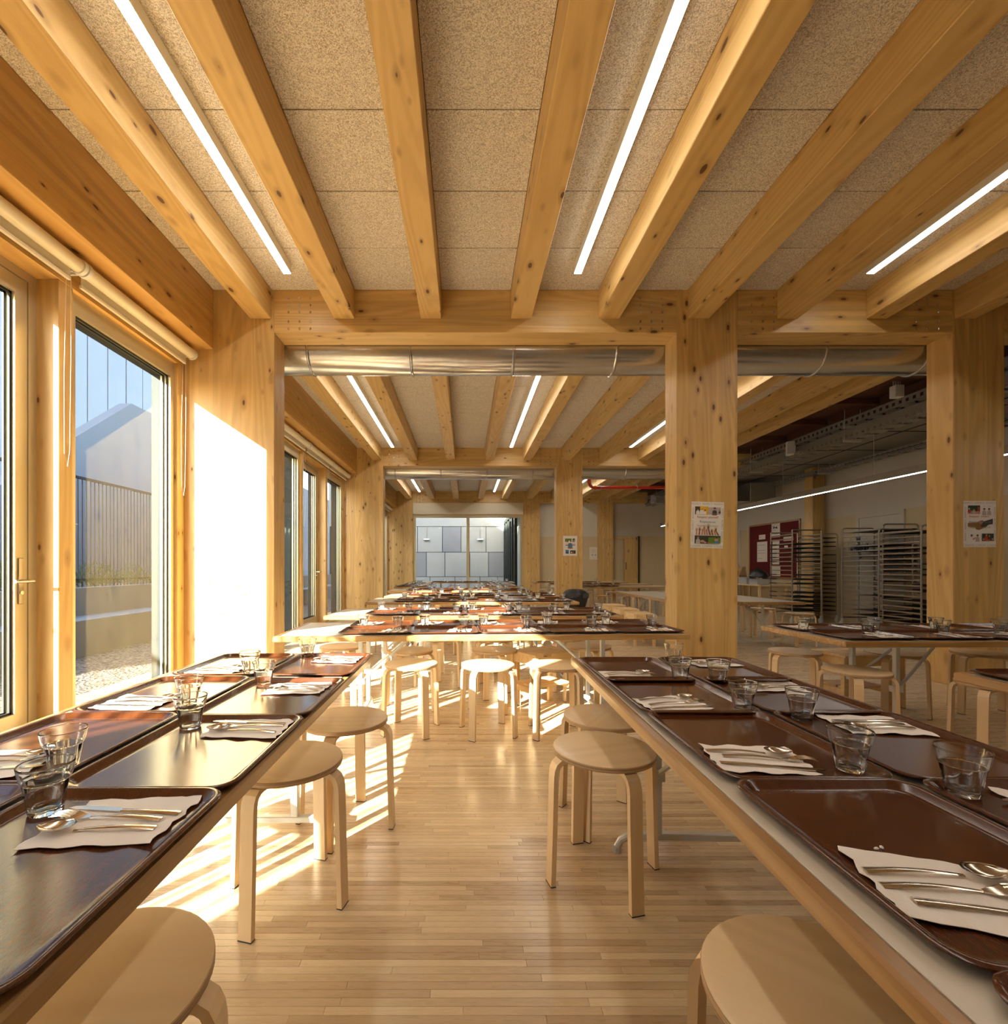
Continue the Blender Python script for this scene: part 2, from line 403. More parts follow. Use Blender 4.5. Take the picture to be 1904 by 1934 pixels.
# edge lintels over the windows
for k in range(3):
    obj('edge_lintel', B(-2.62, -2.295, F[k]+.25, F[k+1], 3.067, CZ+.01, c=.003), 'lintel', ce)
obj('edge_lintel', B(-2.62, -2.295, -3.5, F[0], 3.067, CZ+.01, c=.003), 'lintel', ce)
obj('dark_ceiling_panel', B(5.122, 6.05, -3.5, YB, 3.56, CZ+.01, c=.003), 'darkbeam', ce)
for y in range(1, 16, 1): obj('dark_batten', B(5.122, 6.05, y-.04, y+.04, 3.47, 3.56, c=.003), 'darkbeam', ce)
obj('soffit_edge', B(6.05, 6.07, -3.5, YB, 3.20, CZ+.01), 'darkbeam', ce)
so_ = obj('lowered_soffit', B(6.07, XR, -3.5, YB, 3.20, 3.3), 'soffit', ce)
for i in range(12): obj('soffit_joint', B(6.08, XR-.01, -1+i*1.2, -1+i*1.2+.02, 3.193, 3.201), 'dark', ce)

# ------------------------------------------------------------ left wall, windows, doors
wl = empty('wall_left'); tag(wl, kind='structure')
obj('panel', B(-2.85, XW, -3.6, -1.38, 0, CZ), 'coly', wl); obj('outer_cladding', B(-2.95, -2.85, -3.6, -1.38, 0, 3.9), 'alu', wl)
XO = -2.72
wn = 0; dn = 0
GZ0, GZ1 = .08, 2.83
def window(nm, y0, y1, door=False):
    t = empty(nm, (0, 0, 0)); tag(t, kind='structure')
    fw = .055; dx = 0 if door else .11; ft = .055 if door else .13
    fr = MB(); x0, x1 = -2.79+dx, -2.70+dx
    fr.box(x0, x1, y0, y0+fw, 0, 2.9); fr.box(x0, x1, y1-fw, y1, 0, 2.9); fr.box(x0, x1, y0+fw, y1-fw, 2.9-ft, 2.9); fr.box(x0, x1, y0+fw, y1-fw, 0, .06)
    obj('inner_frame', fr, 'champ', t)
    ou = MB(); x0, x1 = -2.87+dx, -2.79+dx
    ou.box(x0, x1, y0, y0+fw*.9, 0, 2.9); ou.box(x0, x1, y1-fw*.9, y1, 0, 2.9); ou.box(x0, x1, y0+fw*.9, y1-fw*.9, 2.905-ft, 2.9); ou.box(x0, x1, y0+fw*.9, y1-fw*.9, -.05, .05)
    obj('outer_frame', ou, 'alu', t)
    a, b = y0+fw, y1-fw
    if door:
        lf = MB(); sw = .085; x0, x1 = -2.78, -2.705
        lf.box(x0, x1, a+.004, a+sw, .065, 2.84); lf.box(x0, x1, b-sw, b-.004, .065, 2.84); lf.box(x0, x1, a+sw, b-sw, 2.74, 2.84); lf.box(x0, x1, a+sw, b-sw, .065, .2)
        L = obj('door_leaf', lf, 'champ', t)
        hm = MB(); yb = b-.05
        hm.box(-2.705, -2.697, yb-.018, yb+.018, .86, 1.14, c=.003)
        obj('escutcheon', hm, 'inox', L)
        hd = MB(); hd.tube([(-2.70, yb, 1.0), (-2.62, yb, 1.0), (-2.612, yb-.012, 1.0), (-2.612, yb-.13, 1.0)], .010, 10); hd.tube([(-2.70, yb, .93), (-2.69, yb, .93)], .012, 10)
        obj('door_handle', hd, 'cutlery', L)
        a, b = a+sw, b-sw; z0, z1 = .2, 2.74
    else: z0, z1 = .06, 2.9-ft
    gk = MB(); e = .014
    for x in (-2.762+dx, -2.728+dx):
        gk.box(x-.004, x+.004, a, a+e, z0, z1); gk.box(x-.004, x+.004, b-e, b, z0, z1); gk.box(x-.004, x+.004, a, b, z1-e, z1); gk.box(x-.004, x+.004, a, b, z0, z0+e)
    obj('gasket', gk, 'gasket', t)
    obj('pane', B(-2.748+dx, -2.742+dx, a, b, z0, z1), 'pane', t)
def roller(y0, y1, lab):
    t = empty('roller_blind', (0, 0, 0)); tag(t, lab, 'blind', 'cream roller blinds above the windows')
    x, z = -2.455, 2.995
    tb = MB(); tb.tube([(x, y0+.03, z), (x, y1-.03, z)], .043, 20); obj('roller_tube', tb, 'blindtube', t)
    for a, b in ((y0+.004, y0+.03), (y1-.03, y1-.004)):
        cp = MB(); cp.tube([(x, a, z), (x, b, z)], .05, 20); cp.box(x-.1, x-.01, a+.003, a+.018, z-.03, z+.045); obj('bracket', cp, 'white', t)
    fb = MB(); fb.box(x-.044, x-.041, y0+.04, y1-.04, 2.915, z); obj('fabric', fb, 'blind', t)
    bb = MB(); bb.box(x-.055, x-.035, y0+.04, y1-.04, 2.895, 2.917, c=.003); obj('bottom_bar', bb, 'blindtube', t)
    ch = MB(); yc = y1-.03
    for k in range(8):
        pass
    n = 22; top = 2.97; bot = 1.72
    loop = [(-2.50, yc, top), (-2.50, yc, 2.4), (-2.505, yc-.003, bot+.1), (-2.515, yc-.008, bot), (-2.53, yc-.014, bot+.08), (-2.53, yc-.016, 2.3), (-2.515, yc-.016, top)]
    ch.tube(loop, .0014, 5); obj('pull_chain', ch, 'white', t)
for k in range(3):
    f = F[k+1]; fb = F[k]+.25
    posts = [(f-.10, f), (f-1.34, f-1.23), (f-2.66, f-2.55), (f-3.99, f-3.88), (fb, fb+.10)]
    for a0, a1 in posts:
        obj('post', B(XO, XW, a0, a1, 0, 2.9, c=.003), 'coly', wl)
    yb = fb
    obj('header', B(XO, XW, yb, f, 2.9, 3.1, c=.003), 'lintel', wl)
    obj('outer_lintel', B(-2.86, XO, yb, f+.25, 2.9, 3.9), 'alu', wl)
    obj('outer_column', B(-2.84, -2.6, f, f+.25, 0, 3.2), 'alu', wl)
    bays = [(f-1.23, f-.10, False), (f-2.55, f-1.34, True), (f-3.88, f-2.66, False), (max(yb, fb+.10), f-3.99, False)]
    wins = ['in the nearest bay', 'in the second bay', 'in the far bay']
    for bi, (a0, a1, d) in enumerate(bays):
        if d: dn += 1; window('door_%d' % dn, a0, a1, True)
        else: wn += 1; window('window_%d' % wn, a0, a1)
        nmw = ['over the fixed window beside the column ', 'over the glazed door ', 'over the fixed window before the door ', 'over the fixed window at the near end '][bi]
        lab = 'cream roller blind '+nmw+wins[k]
        roller(a0-.055, a1+.05, lab)

# ------------------------------------------------------------ right wall, end walls
wr = empty('wall_right'); tag(wr, kind='structure')
ZB = 2.11
obj('upper_paint', B(XR, XR+.15, -3.6, YB+.2, ZB, 3.4), 'whitewall', wr)
obj('lower_paint', B(XR-.004, XR+.15, -3.6, YB+.2, 0, ZB), 'cream', wr)
wb = empty('wall_back'); tag(wb, kind='structure')
WX0, WX1 = -1.741, 1.924
obj('upper_paint', B(1.924, XR, YB-.02, YB+.15, ZB, CZ), 'whitewall', wb)
obj('lower_paint', B(1.924, XR, YB-.024, YB+.15, 0, ZB), 'cream', wb)
obj('side_panel', B(-3.0, WX0, YB-.02, YB+.15, 0, CZ), 'coly', wb)
obj('top_panel', B(WX0, WX1, YB-.02, YB+.15, 3.1, CZ), 'whitewall', wb)
wf = empty('wall_front'); tag(wf, kind='structure')
obj('paint', B(-3.2, XR+.1, -3.62, -3.5, 0, CZ+.1), 'whitewall', wf)
t = empty('window_%d' % (wn+1)); tag(t, kind='structure')
y0, y1 = F[3]+.10, F[3]+.16; zt = 2.84
fr = MB(); fr.box(WX0, WX0+.09, y0, y1, 0, zt); fr.box(WX1-.09, WX1, y0, y1, 0, zt); fr.box(WX0+.09, WX1-.09, y0, y1, zt-.11, zt); fr.box(WX0+.09, WX1-.09, y0, y1, 0, .08); fr.box(.04, .14, y0, y1, .08, zt-.11)
obj('frame', fr, 'champ', t)
for a0, a1 in ((WX0+.09, .04), (.14, WX1-.09)): obj('pane', B(a0, a1, y0+.027, y0+.033, .08, zt-.11), 'pane', t)
o = obj('blind_box', B(WX0, WX1, F[3]+.02, F[3]+.12, zt, 3.221, c=.004), 'blindtube'); tag(o, 'long cream blind box above the wide window in the end wall', 'blind box')
obj('trim_1', B(1.93, XR, YB-.04, YB-.024, 0, .09), 'white'); tag(bpy.data.objects['trim_1'], kind='structure')
bs = obj('baseboard_right', B(XR-.02, XR-.004, -3.5, YB, 0, .09), 'cream'); tag(bs, kind='structure')

# doors in right and back walls
def wall_door(nm, y0, y1, mat='cream', plate=True):
    t = empty(nm, (0, 0, 0)); tag(t, kind='structure')
    x = XR-.004
    fr = MB(); fr.box(x-.03, x, y0, y0+.07, 0, 2.10); fr.box(x-.03, x, y1-.07, y1, 0, 2.10); fr.box(x-.03, x, y0+.07, y1-.07, 2.03, 2.10); obj('frame', fr, 'whitewall', t)
    L = obj('leaf', B(x-.018, x, y0+.075, y1-.075, .01, 2.025), mat, t)
    hd = MB(); yy = y1-.16 if plate == 'left' else y0+.16
    hd.box(x-.024, x-.018, yy-.02, yy+.02, .9, 1.14); hd.tube([(x-.02, yy, 1.05), (x-.06, yy, 1.05), (x-.06, yy-.11, 1.05)], .009, 8); obj('handle', hd, 'inox', L)
    if plate is True: obj('push_plate', B(x-.022, x-.018, y0+.12, y0+.30, .95, 1.75), 'crate', L)
wall_door('door_%d' % (dn+1), 8.33, 9.36, 'whitewall')
wall_door('door_%d' % (dn+2), 13.3, 14.3, 'cream', 'x')
t = empty('door_%d' % (dn+3)); tag(t, kind='structure'); yb = YB-.024
fr = MB(); fr.box(4.93, 5.0, yb-.05, yb, 0, 2.1); fr.box(5.68, 5.80, yb-.06, yb, 0, 2.1); fr.box(5.0, 5.68, yb-.05, yb, 2.03, 2.1); obj('frame', fr, 'col', t)
lf = MB(); lf.box(5.33, 5.68, yb-.10, yb-.06, 0, 2.02); L = obj('leaf', lf, 'coly', t)
hd = MB(); hd.tube([(5.36, yb-.16, 1.0), (5.36, yb-.16, 1.25)], .012, 8); obj('pull_bar', hd, 'black', L)
# steel-framed partition line right of that door
pt = empty('wall_partition'); tag(pt, kind='structure'); obj('edge_profile', B(5.80, 5.84, yb-.1, yb, 0, 2.12), 'alu', pt)

# ------------------------------------------------------------ LED strips and pendant light
SX = [-1.483, .935, 3.37]
wher = ['left-hand', 'middle', 'right-hand']; bayn = ['in the nearest ceiling bay', 'in the second ceiling bay', 'in the far ceiling bay']
for k, f in enumerate(F[1:]):
    for i, x in enumerate(SX):
        t = empty('light_strip', (x, f-.37, CZ-.003)); tag(t, 'slim linear ceiling light, %s line %s' % (wher[i], bayn[k]), 'light', 'linear ceiling lights between the joists')
        L = 4.7
        obj('housing', B(-.032, .032, -L, 0, -.075, 0, c=.002), 'white', t)
        obj('diffuser', B(-.029, .029, -L+.004, -.004, -.079, -.0755), 'led', t)
t = empty('pendant_light', (6.0, 0, 0)); tag(t, 'long suspended linear light running before the right wall', 'light')
obj('housing', B(-.03, .03, 2.0, 14.6, 2.335, 2.43, c=.002), 'galv', t); obj('diffuser', B(-.013, .013, 2.01, 14.59, 2.328, 2.3345), 'led', t)
for y in range(3, 15, 2): obj('suspension_wire', MB().tube([(0, y, 2.43), (0, y, 3.195)], .003, 5), 'steel', t)

# ------------------------------------------------------------ ducts, cable trays, pipe, speakers
for k, f in enumerate(F[1:3]):
    t = empty('ventilation_duct', (0, f+.46, 3.225)); tag(t, 'round galvanised duct hung behind the beam of the %s frame' % ['nearest', 'second'][k], 'duct')
    xs = [-2.25, -1.53, -.53, .47, 1.47, 2.49, 3.5, 4.5, 5.2]
    for a0, a1 in zip(xs, xs[1:]):
        mb = MB(); mb.tube([(a0+.002, 0, 0), (a1-.002, 0, 0)], .2, 40, caps=False); obj('duct_section', mb, 'duct', t)
    for a0 in xs[1:-1]:
        mb = MB(); mb.tube([(a0-.014, 0, 0), (a0-.006, 0, 0), (a0-.004, 0, 0), (a0+.004, 0, 0), (a0+.006, 0, 0), (a0+.014, 0, 0)], [.2005, .206, .212, .212, .206, .2005], 40, caps=False); obj('seam_ring', mb, 'duct', t)
        mb = MB(); mb.tube([(a0+.02, 0, .2), (a0+.02, 0, .38)], .003, 5); obj('hanger', mb, 'steel', t)
    ec = MB(); ec.tube([(-2.27, 0, 0), (-2.25, 0, 0)], .2, 32); obj('end_cap', ec, 'duct', t)
def cable_tray(x, z, h, lab, y0=1.5, y1=15.4, w=.22):
    t = empty('cable_tray', (x, 0, z)); tag(t, lab, 'cable tray')
    a = MB()
    for s in (0, 1):
        xx = s*w
        zs = [0, h*.28, h*.72, h]
        a.box(xx, xx+.003, y0, y1, 0, h*.3); a.box(xx, xx+.003, y0, y1, h*.7, h)
        n = int((y1-y0)/.10)
        for i in range(n): a.box(xx, xx+.003, y0+i*.10, y0+i*.10+.055, h*.3, h*.7)
    obj('side_rail', a, 'galv', t)
    b = MB(); n = int((y1-y0)/.25)
    for i in range(n): b.box(0, w, y0+i*.25, y0+i*.25+.17, 0, .003)
    tag(obj('perforated_base', b, 'galv', t), kind='stuff')
    for i in range(6):
        c = MB(); y = y0+1+i*2.4
        for s in (-.01, w+.01): c.tube([(s, y, -.02), (s, y, (3.5 if x < 6 and z > 3.2 else 3.195 if x > 6 else 3.22)-z)], .004, 5)
        c.box(-.02, w+.02, y-.02, y+.02, -.03, 0)
        obj('hanger', c, 'steel', t)
cable_tray(5.82, 3.24, .11, 'upper perforated galvanised cable tray along the dark beam')
cable_tray(5.82, 3.03, .09, 'lower perforated galvanised cable tray carrying the speaker')
cable_tray(7.2, 3.0, .08, 'perforated cable tray close to the right wall', w=.2)
ub = MB(); ub.box(0, .015, 1.5, 15.4, 0, .09); ub.box(.0, .08, 1.5, 15.4, .0, .008)
o = obj('steel_channel', ub, 'galv', None, (5.93, 0, 3.14)); tag(o, 'plain galvanised steel channel between the two cable trays', 'channel')
ro = MB()
ro.tube([(6.5, 2, 3.14), (6.55, 7, 3.12), (6.75, 10, 3.13), (6.9, 15, 3.12)], .008, 6)
ro.tube([(7.18, 4.0, 3.02), (7.17, 5, 3.03), (7.15, 9, 3.02)], .006, 6)
o = obj('black_cable', ro, 'black'); tag(o, 'black cable strung under the grey soffit', 'cable')
for (x, y, z, lab) in ((5.80, 8.5, 3.20, 'white loudspeaker clamped to the cable tray above the racks'), (5.80, 14.7, 3.17, 'smaller-looking white loudspeaker on the far cable tray')):
    t = empty('loudspeaker', (x, y, z), -.5); tag(t, lab, 'loudspeaker')
    obj('cabinet', B(-.07, .07, -.06, .06, -.12, .12, c=.012), 'white', t); gr = MB(); gr.box(-.055, .055, -.066, -.06, -.105, .105, c=.002); obj('grille', gr, 'crate', t)
    br = MB(); br.tube([(0, .06, 0), (.06, .12, .0), (.08, .12, -.05)], .01, 6); obj('bracket', br, 'black', t)
t = empty('electrical_box', (5.75, 6.35, 3.42)); tag(t, 'white junction box hanging below conduits beside the right column', 'electrical box')
obj('box', B(-.06, .06, -.05, .05, -.08, .08, c=.006), 'white', t); 
for i in range(4): obj('conduit', MB().tube([(-.045+.03*i, 0, .08), (-.045+.03*i, 0, .14)], .009, 6), 'steel', t)
t = empty('sprinkler_pipe', (2.86, 11.0, 2.92)); tag(t, 'red sprinkler pipe turning down below the second duct', 'pipe')
pp = MB(); pp.tube([(0, 0, .42), (0, 0, .12), (.015, 0, .06), (.06, 0, .015), (.12, 0, 0), (2.55, 0, 0)], .036, 14); obj('pipe', pp, 'red', t)
for x in (.26, 1.1, 1.95):
    q = MB(); q.tube([(x, .042*math.cos(a), .042*math.sin(a)) for a in [i*math.pi/8 for i in range(16)]], .005, 5, closed=True); q.tube([(x, 0, .04), (x, 0, .42)], .004, 5); obj('pipe_clamp', q, 'steel', t)
q = MB(); q.tube([(0, 0, .10), (0, 0, .14)], .045, 14); q.tube([(.11, 0, 0), (.15, 0, 0)], .045, 14); obj('coupling', q, 'orange', t)
t = empty('square_duct', (6.45, 12.0, 0)); tag(t, 'rectangular sheet metal duct with slanted end below the soffit', 'duct')
q = MB(); q.add([(-.35, -.9, 2.62), (.15, -.9, 2.62), (.35, -.25, 3.19), (-.35, -.25, 3.19), (-.35, 2.5, 2.62), (.35, 2.5, 2.62), (.35, 2.5, 3.19), (-.35, 2.5, 3.19)],
                [(0, 3, 2, 1), (0, 1, 5, 4), (1, 2, 6, 5), (2, 3, 7, 6), (3, 0, 4, 7), (4, 5, 6, 7)]); obj('sheet_metal_body', q, 'galv', t)
q = MB(); q.box(-.38, .38, .6, .64, 2.58, 3.19); obj('flange', q, 'galv', t)
o = obj('air_outlet_box', B(-.3, .3, -.4, .4, -.2, .25, c=.01), 'galv', None, (7.0, 11.6, 2.82)); tag(o, 'grey sheet metal outlet box between square duct and right wall', 'duct box')

# ------------------------------------------------------------ stools
def leg_mesh():
    p = [(.085, .4215), (.150, .4215), (.166, .418), (.179, .408), (.186, .392), (.189, .37), (.192, .25), (.196, .12), (.2, 0)]
    mb = MB(); mb.tube([(a, 0, z) for a, z in p], 1, prof=[(.022, .0085), (-.022, .0085), (-.022, -.0085), (.022, -.0085)], up=(0, 1, 0)); return mb.mesh('leg', 'birchz')
legM = leg_mesh()
footM = MB().box(.1905, .2095, -.0225, .0225, -.0005, .0035).mesh('glide', 'black')
n = 48
st = MB(); st.lathe([(.0001, .45), (.168, .45), (.1735, .4485)], n); st_top = st.mesh('seat', 'birch')
se = MB(); se.lathe([(.1735, .4485), (.175, .446), (.175, .4335), (.1735, .431), (.0001, .431)], n); st_edge = se.mesh('ply_edge', 'plyedge')
def mk_stool():
    t = empty('round_stool'); s_ = obj('seat', st_top, None, t); obj('ply_edge', st_edge, None, s_)
    for i in range(4):
        l = obj('leg', legM, None, t, rz=i*math.pi/2); obj('glide', footM, None, l)
    return t
proto = mk_stool(); freeze(proto); used = [False]; NST = []
def stool(x, y, lab, rz=None, group='round birch stools at the tables'):
    if not used[0]: o = proto; used[0] = True
    else: o = copy_tree(proto)
    o.location = (x, y, 0); o.rotation_euler = (0, 0, R.uniform(0, 1.57) if rz is None else rz); tag(o, lab, 'stool', group); return o
sq_used = []
def sq_stool(x, y, rz, lab):
    if sq_used: o = copy_tree(sq_used[0])
    else:
        o = empty('slatted_stool'); 
        for i in range(5): obj('slat', B(-.2+i*.081, -.2+i*.081+.077, -.15, .15, .425, .443, c=.002), 'pine', o)
        for sx in (-1, 1):
            for sy in (-1, 1): obj('leg', B(sx*.185-.02, sx*.185+.02, sy*.13-.015, sy*.13+.015, 0, .425, c=.002), 'pine', o)
        ap = MB()
        for s_ in (-1, 1): obj('apron', B(-.165, .165, s_*.13-.009, s_*.13+.009, .36, .425), 'pine', o); obj('apron', B(s_*.185-.009, s_*.185+.009, -.115, .115, .36, .425), 'pine', o)
        for j in range(3): obj('step_slat', B(-.165, .165, -.11+j*.075, -.11+j*.075+.068, .19, .206), 'pine', o)
        for s_ in (-1, 1): obj('shelf_rail', B(s_*.185-.009, s_*.185+.009, -.115, .115, .15, .19), 'pine', o)
        freeze(o); sq_used.append(o)
    o.location = (x, y, 0); o.rotation_euler = (0, 0, rz); tag(o, lab, 'stool', 'slatted pine stools'); return o

stool(.54, .70, 'round birch stool nearest the camera under the right-hand table edge', 2.35)
stool(.487, 1.68, 'round birch stool fully pulled out beside the right-hand table', .24)
stool(.60, 2.045, 'round birch stool half hidden behind the pulled-out one at the right-hand table', .9)
stool(-.575, .72, 'round birch stool nearest the camera under the left-hand table edge', .12)
stool(-.587, 1.578, 'round birch stool second from the camera at the left-hand table', -.25)
stool(-.505, 2.01, 'round birch stool at the far end of the left-hand table', -.1)
stool(-1.35, 1.3, 'round birch stool between left-hand table and window', .5)
stool(-.361, 3.17, 'sunlit round stool in front of nearest crosswise table, left of three', .6)
stool(.148, 3.138, 'sunlit round stool in the aisle, middle of the three before the nearest crosswise table', -.55)
stool(.59, 3.12, 'sunlit round stool, right of three before the nearest crosswise table', .75)
stool(-1.0, 3.86, 'round stool behind the bare left end of nearest crosswise table')
stool(-.425, 3.66, 'round stool seen under nearest crosswise table, left of centre')
stool(.227, 3.69, 'round stool seen under nearest crosswise table, centre')
sq_stool(.60, 3.68, .55, 'slatted pine step stool under the nearest crosswise table')
stool(1.0, 3.86, 'round stool under the right end of nearest crosswise table')
stool(2.5, 3.62, 'round stool at the left end of the near right-hand crosswise table', .3)
stool(2.42, 2.95, 'round stool in front of the near right-hand crosswise table beside its leg', .95)
sq_stool(2.93, 3.62, .12, 'slatted pine stool behind the near right-hand crosswise table')
stool(3.2, 3.56, 'round stool left of the right column behind the right-hand crosswise table', .6)
stool(3.86, 3.56, 'round stool before the right column behind the right-hand crosswise table', .2)
stool(2.93, 2.62, 'reddish-lit round stool between the two right-hand tables', .45)
stool(3.6, 2.62, 'round stool at the right edge between the two right-hand tables', .7)

# ------------------------------------------------------------ tables
ZT = .64
def table_parts(L, W=.79, inset=.52, name='dining_table'):
    t = empty(name); hx, hy = L/2, W/2
    obj('tabletop', B(-hx+.030, hx-.030, -hy+.030, hy-.030, ZT-.030, ZT, c=.001), 'lam', t)
    eb = MB()
    for (a, b, c, d) in ((-hx, hx, -hy, -hy+.03), (-hx, hx, hy-.03, hy), (-hx, -hx+.03, -hy+.03, hy-.03), (hx-.03, hx, -hy+.03, hy-.03)):
        eb.box(a, b, c, d, ZT-.036, ZT+.0004, c=.005)
    obj('edge_band', eb, 'oak', t)
    for s in (-1, 1):
        x = s*(hx-inset)
        for q in (-1, 1): obj('leg', B(x-.015, x+.015, q*.17-.015, q*.17+.015, .075, ZT-.033, c=.003), 'steel', t)
        fb = MB(); fb.box(x-.014, x+.014, -.25, .25, .05, .075, c=.003)
        f_ = obj('foot_bar', fb, 'steel', t)
        for q in (-1, 1):
            cu = MB(); cu.tube([(x, q*.24, .063), (x, q*.275, .061), (x, q*.305, .045), (x, q*.32, .018)], .0135, 10); cu.tube([(x, q*.32, .02), (x, q*.322, .0)], .018, 10)
            obj('curved_foot', cu, 'steel', f_)
            br = MB(); br.tube([(x-s*.01, q*.17, .30), (x-s*.36, q*.10, ZT-.036)], .0095, 8); br.box(x-.03, x+.03, q*.17-.02, q*.17+.02, .28, .32); obj('brace', br, 'steel', t)
        cl = MB(); cl.box(x-.02, x+.02, -.25, .25, ZT-.045, ZT-.033); obj('top_rail', cl, 'steel', t)
    return t
tp = table_parts(2.73); freeze(tp); tused = [False]
def table(x, y, rz, lab, group='white steel-legged dining tables'):
    o = tp if not tused[0] else copy_tree(tp); tused[0] = True
    o.location = (x, y, 0); o.rotation_euler = (0, 0, rz); tag(o, lab, 'table', group); return o

# ------------------------------------------------------------ tableware
def rrect(w, h, r, n=6):
    pts = []
    for cx, cy, a0 in ((w-r, h-r, 0), (-w+r, h-r, 90), (-w+r, -h+r, 180), (w-r, -h+r, 270)):
        for i in range(n+1):
            a = math.radians(a0+90*i/n); pts.append((cx+r*math.cos(a), cy+r*math.sin(a)))
    return pts
def tray_mesh():
    mb = MB(); Wd, Hd = .231, .178
    loops = [(.030, .0005), (.012, .010), (.0, .0135), (-.0005, .0165), (.003, .0185), (.008, .0185), (.012, .0165), (.022, .0065), (.027, .0048), (.034, .0044)]
    vs = []; fs = []; n = None
    for ins, z in loops:
        p = rrect(Wd-ins, Hd-ins, max(.012, .045-ins*.6)); n = len(p); vs += [(a, b, z) for a, b in p]
    for i in range(len(loops)-1):
        for j in range(n): fs.append((i*n+j, i*n+(j+1) % n, (i+1)*n+(j+1) % n, (i+1)*n+j))
    fs.append(tuple(range(n))[::-1]); fs.append(tuple((len(loops)-1)*n+j for j in range(n)))
    mb.add(vs, fs, True); return mb.mesh('serving_tray', 'tray', 50)
trayM = tray_mesh()
def glass_mesh():
    N = 36
    # outer profile up, inner profile down
    out = [(.0005, .0), (.024, .0), (.0265, .003), (.0305, .030), (.0345, .056), (.0365, .0585), (.0375, .062), (.0383, .066), (.0418, .0835), (.0424, .0865), (.0422, .0880), (.0418, .0885)]
    inn = [(.0405, .0883), (.0401, .0868), (.0398, .0845), (.0357, .0645), (.0352, .061), (.0325, .056), (.0285, .030), (.0235, .010), (.018, .007), (.0005, .006)]
    def mod(i, j):
        if 2 <= i <= 3: return 1-.055*(.5-.5*math.cos(2*math.pi*j/4))
        if i == 4: return 1-.03*(.5-.5*math.cos(2*math.pi*j/4))
        return 1
    mb = MB(); mb.lathe(out+inn, N, mod=mod); return mb.mesh('tumbler', 'glass', 32)
glassM = glass_mesh()
def handle(mb, y0, y1, w0, w1, z=.0, arch=.004):
    n = 8; pts = []
    vs = []; fs = []
    for i in range(n+1):
        t = i/n; y = y0+(y1-y0)*t; wd = w0+(w1-w0)*t**1.3; zz = z+arch*math.sin(math.pi*t)
        vs += [(-wd, y, zz), (-wd*.6, y, zz+.0016), (wd*.6, y, zz+.0016), (wd, y, zz), (wd*.6, y, zz-.0008), (-wd*.6, y, zz-.0008)]
    for i in range(n):
        for j in range(6): fs.append((i*6+j, (i+1)*6+j, (i+1)*6+(j+1) % 6, i*6+(j+1) % 6))
    fs += [tuple(range(6)), tuple(n*6+j for j in range(6))[::-1]]; mb.add(vs, fs, True)
def spoon_mesh():
    mb = MB(); handle(mb, .035, -.095, .003, .0075)
    vs = []; fs = []; nr, na = 5, 16
    for lay in (0, 1):
        for i in range(nr+1):
            q = i/nr
            for j in range(na):
                a = 2*math.pi*j/na; wx = .0195*(1-.12*math.sin(a)); ly = .030
                z = .0085-.0085*(1-q*q) + (0 if lay == 0 else -.0009)
                vs.append((wx*q*math.cos(a) if q else .00001*math.cos(a), .063+ly*q*math.sin(a), z+.002))
    m = (nr+1)*na
    for lay in (0, 1):
        for i in range(nr):
            for j in range(na):
                f = (lay*m+i*na+j, lay*m+i*na+(j+1) % na, lay*m+(i+1)*na+(j+1) % na, lay*m+(i+1)*na+j); fs.append(f[::-1] if lay == 0 else f)
    for j in range(na): fs.append((nr*na+j, nr*na+(j+1) % na, m+nr*na+(j+1) % na, m+nr*na+j))
    mb.add(vs, fs, True); return mb.mesh('spoon', 'cutlery', 60)
def fork_mesh():
    mb = MB(); handle(mb, .030, -.095, .003, .0072)
    ys = [.030, .042, .052, .060]; ws = [.003, .008, .0105, .0115]; zs = [.001, .001, .003, .005]
    vs = []; fs = []
    for y, wd, z in zip(ys, ws, zs): vs += [(-wd, y, z), (wd, y, z), (wd, y, z+.0015), (-wd, y, z+.0015)]
    for i in range(3):
        for j in range(4): fs.append((i*4+j, (i+1)*4+j, (i+1)*4+(j+1) % 4, i*4+(j+1) % 4))
    fs += [(0, 1, 2, 3), (15, 14, 13, 12)]; mb.add(vs, fs)
    for k in range(4):
        x = -.0092+k*.00613; mb.tube([(x, .058, .0055), (x, .078, .0075), (x, .097, .0045)], [.0021, .0019, .0009], 5)
    return mb.mesh('fork', 'cutlery', 60)
def knife_mesh():
    mb = MB(); handle(mb, .005, -.105, .0045, .0078, arch=.001)
    o = [(-.0045, .004), (.0045, .004), (.0085, .02), (.009, .08), (.005, .098), (-.002, .104), (-.0045, .09)]
    n = len(o); vs = [(x, y, z) for z in (0, .0014) for x, y in o]; fs = [tuple(range(n))[::-1], tuple(range(n, 2*n))]+[(i, (i+1) % n, n+(i+1) % n, n+i) for i in range(n)]
    mb.add(vs, fs); return mb.mesh('knife', 'cutlery', 60)
spoonM, forkM, knifeM = spoon_mesh(), fork_mesh(), knife_mesh()
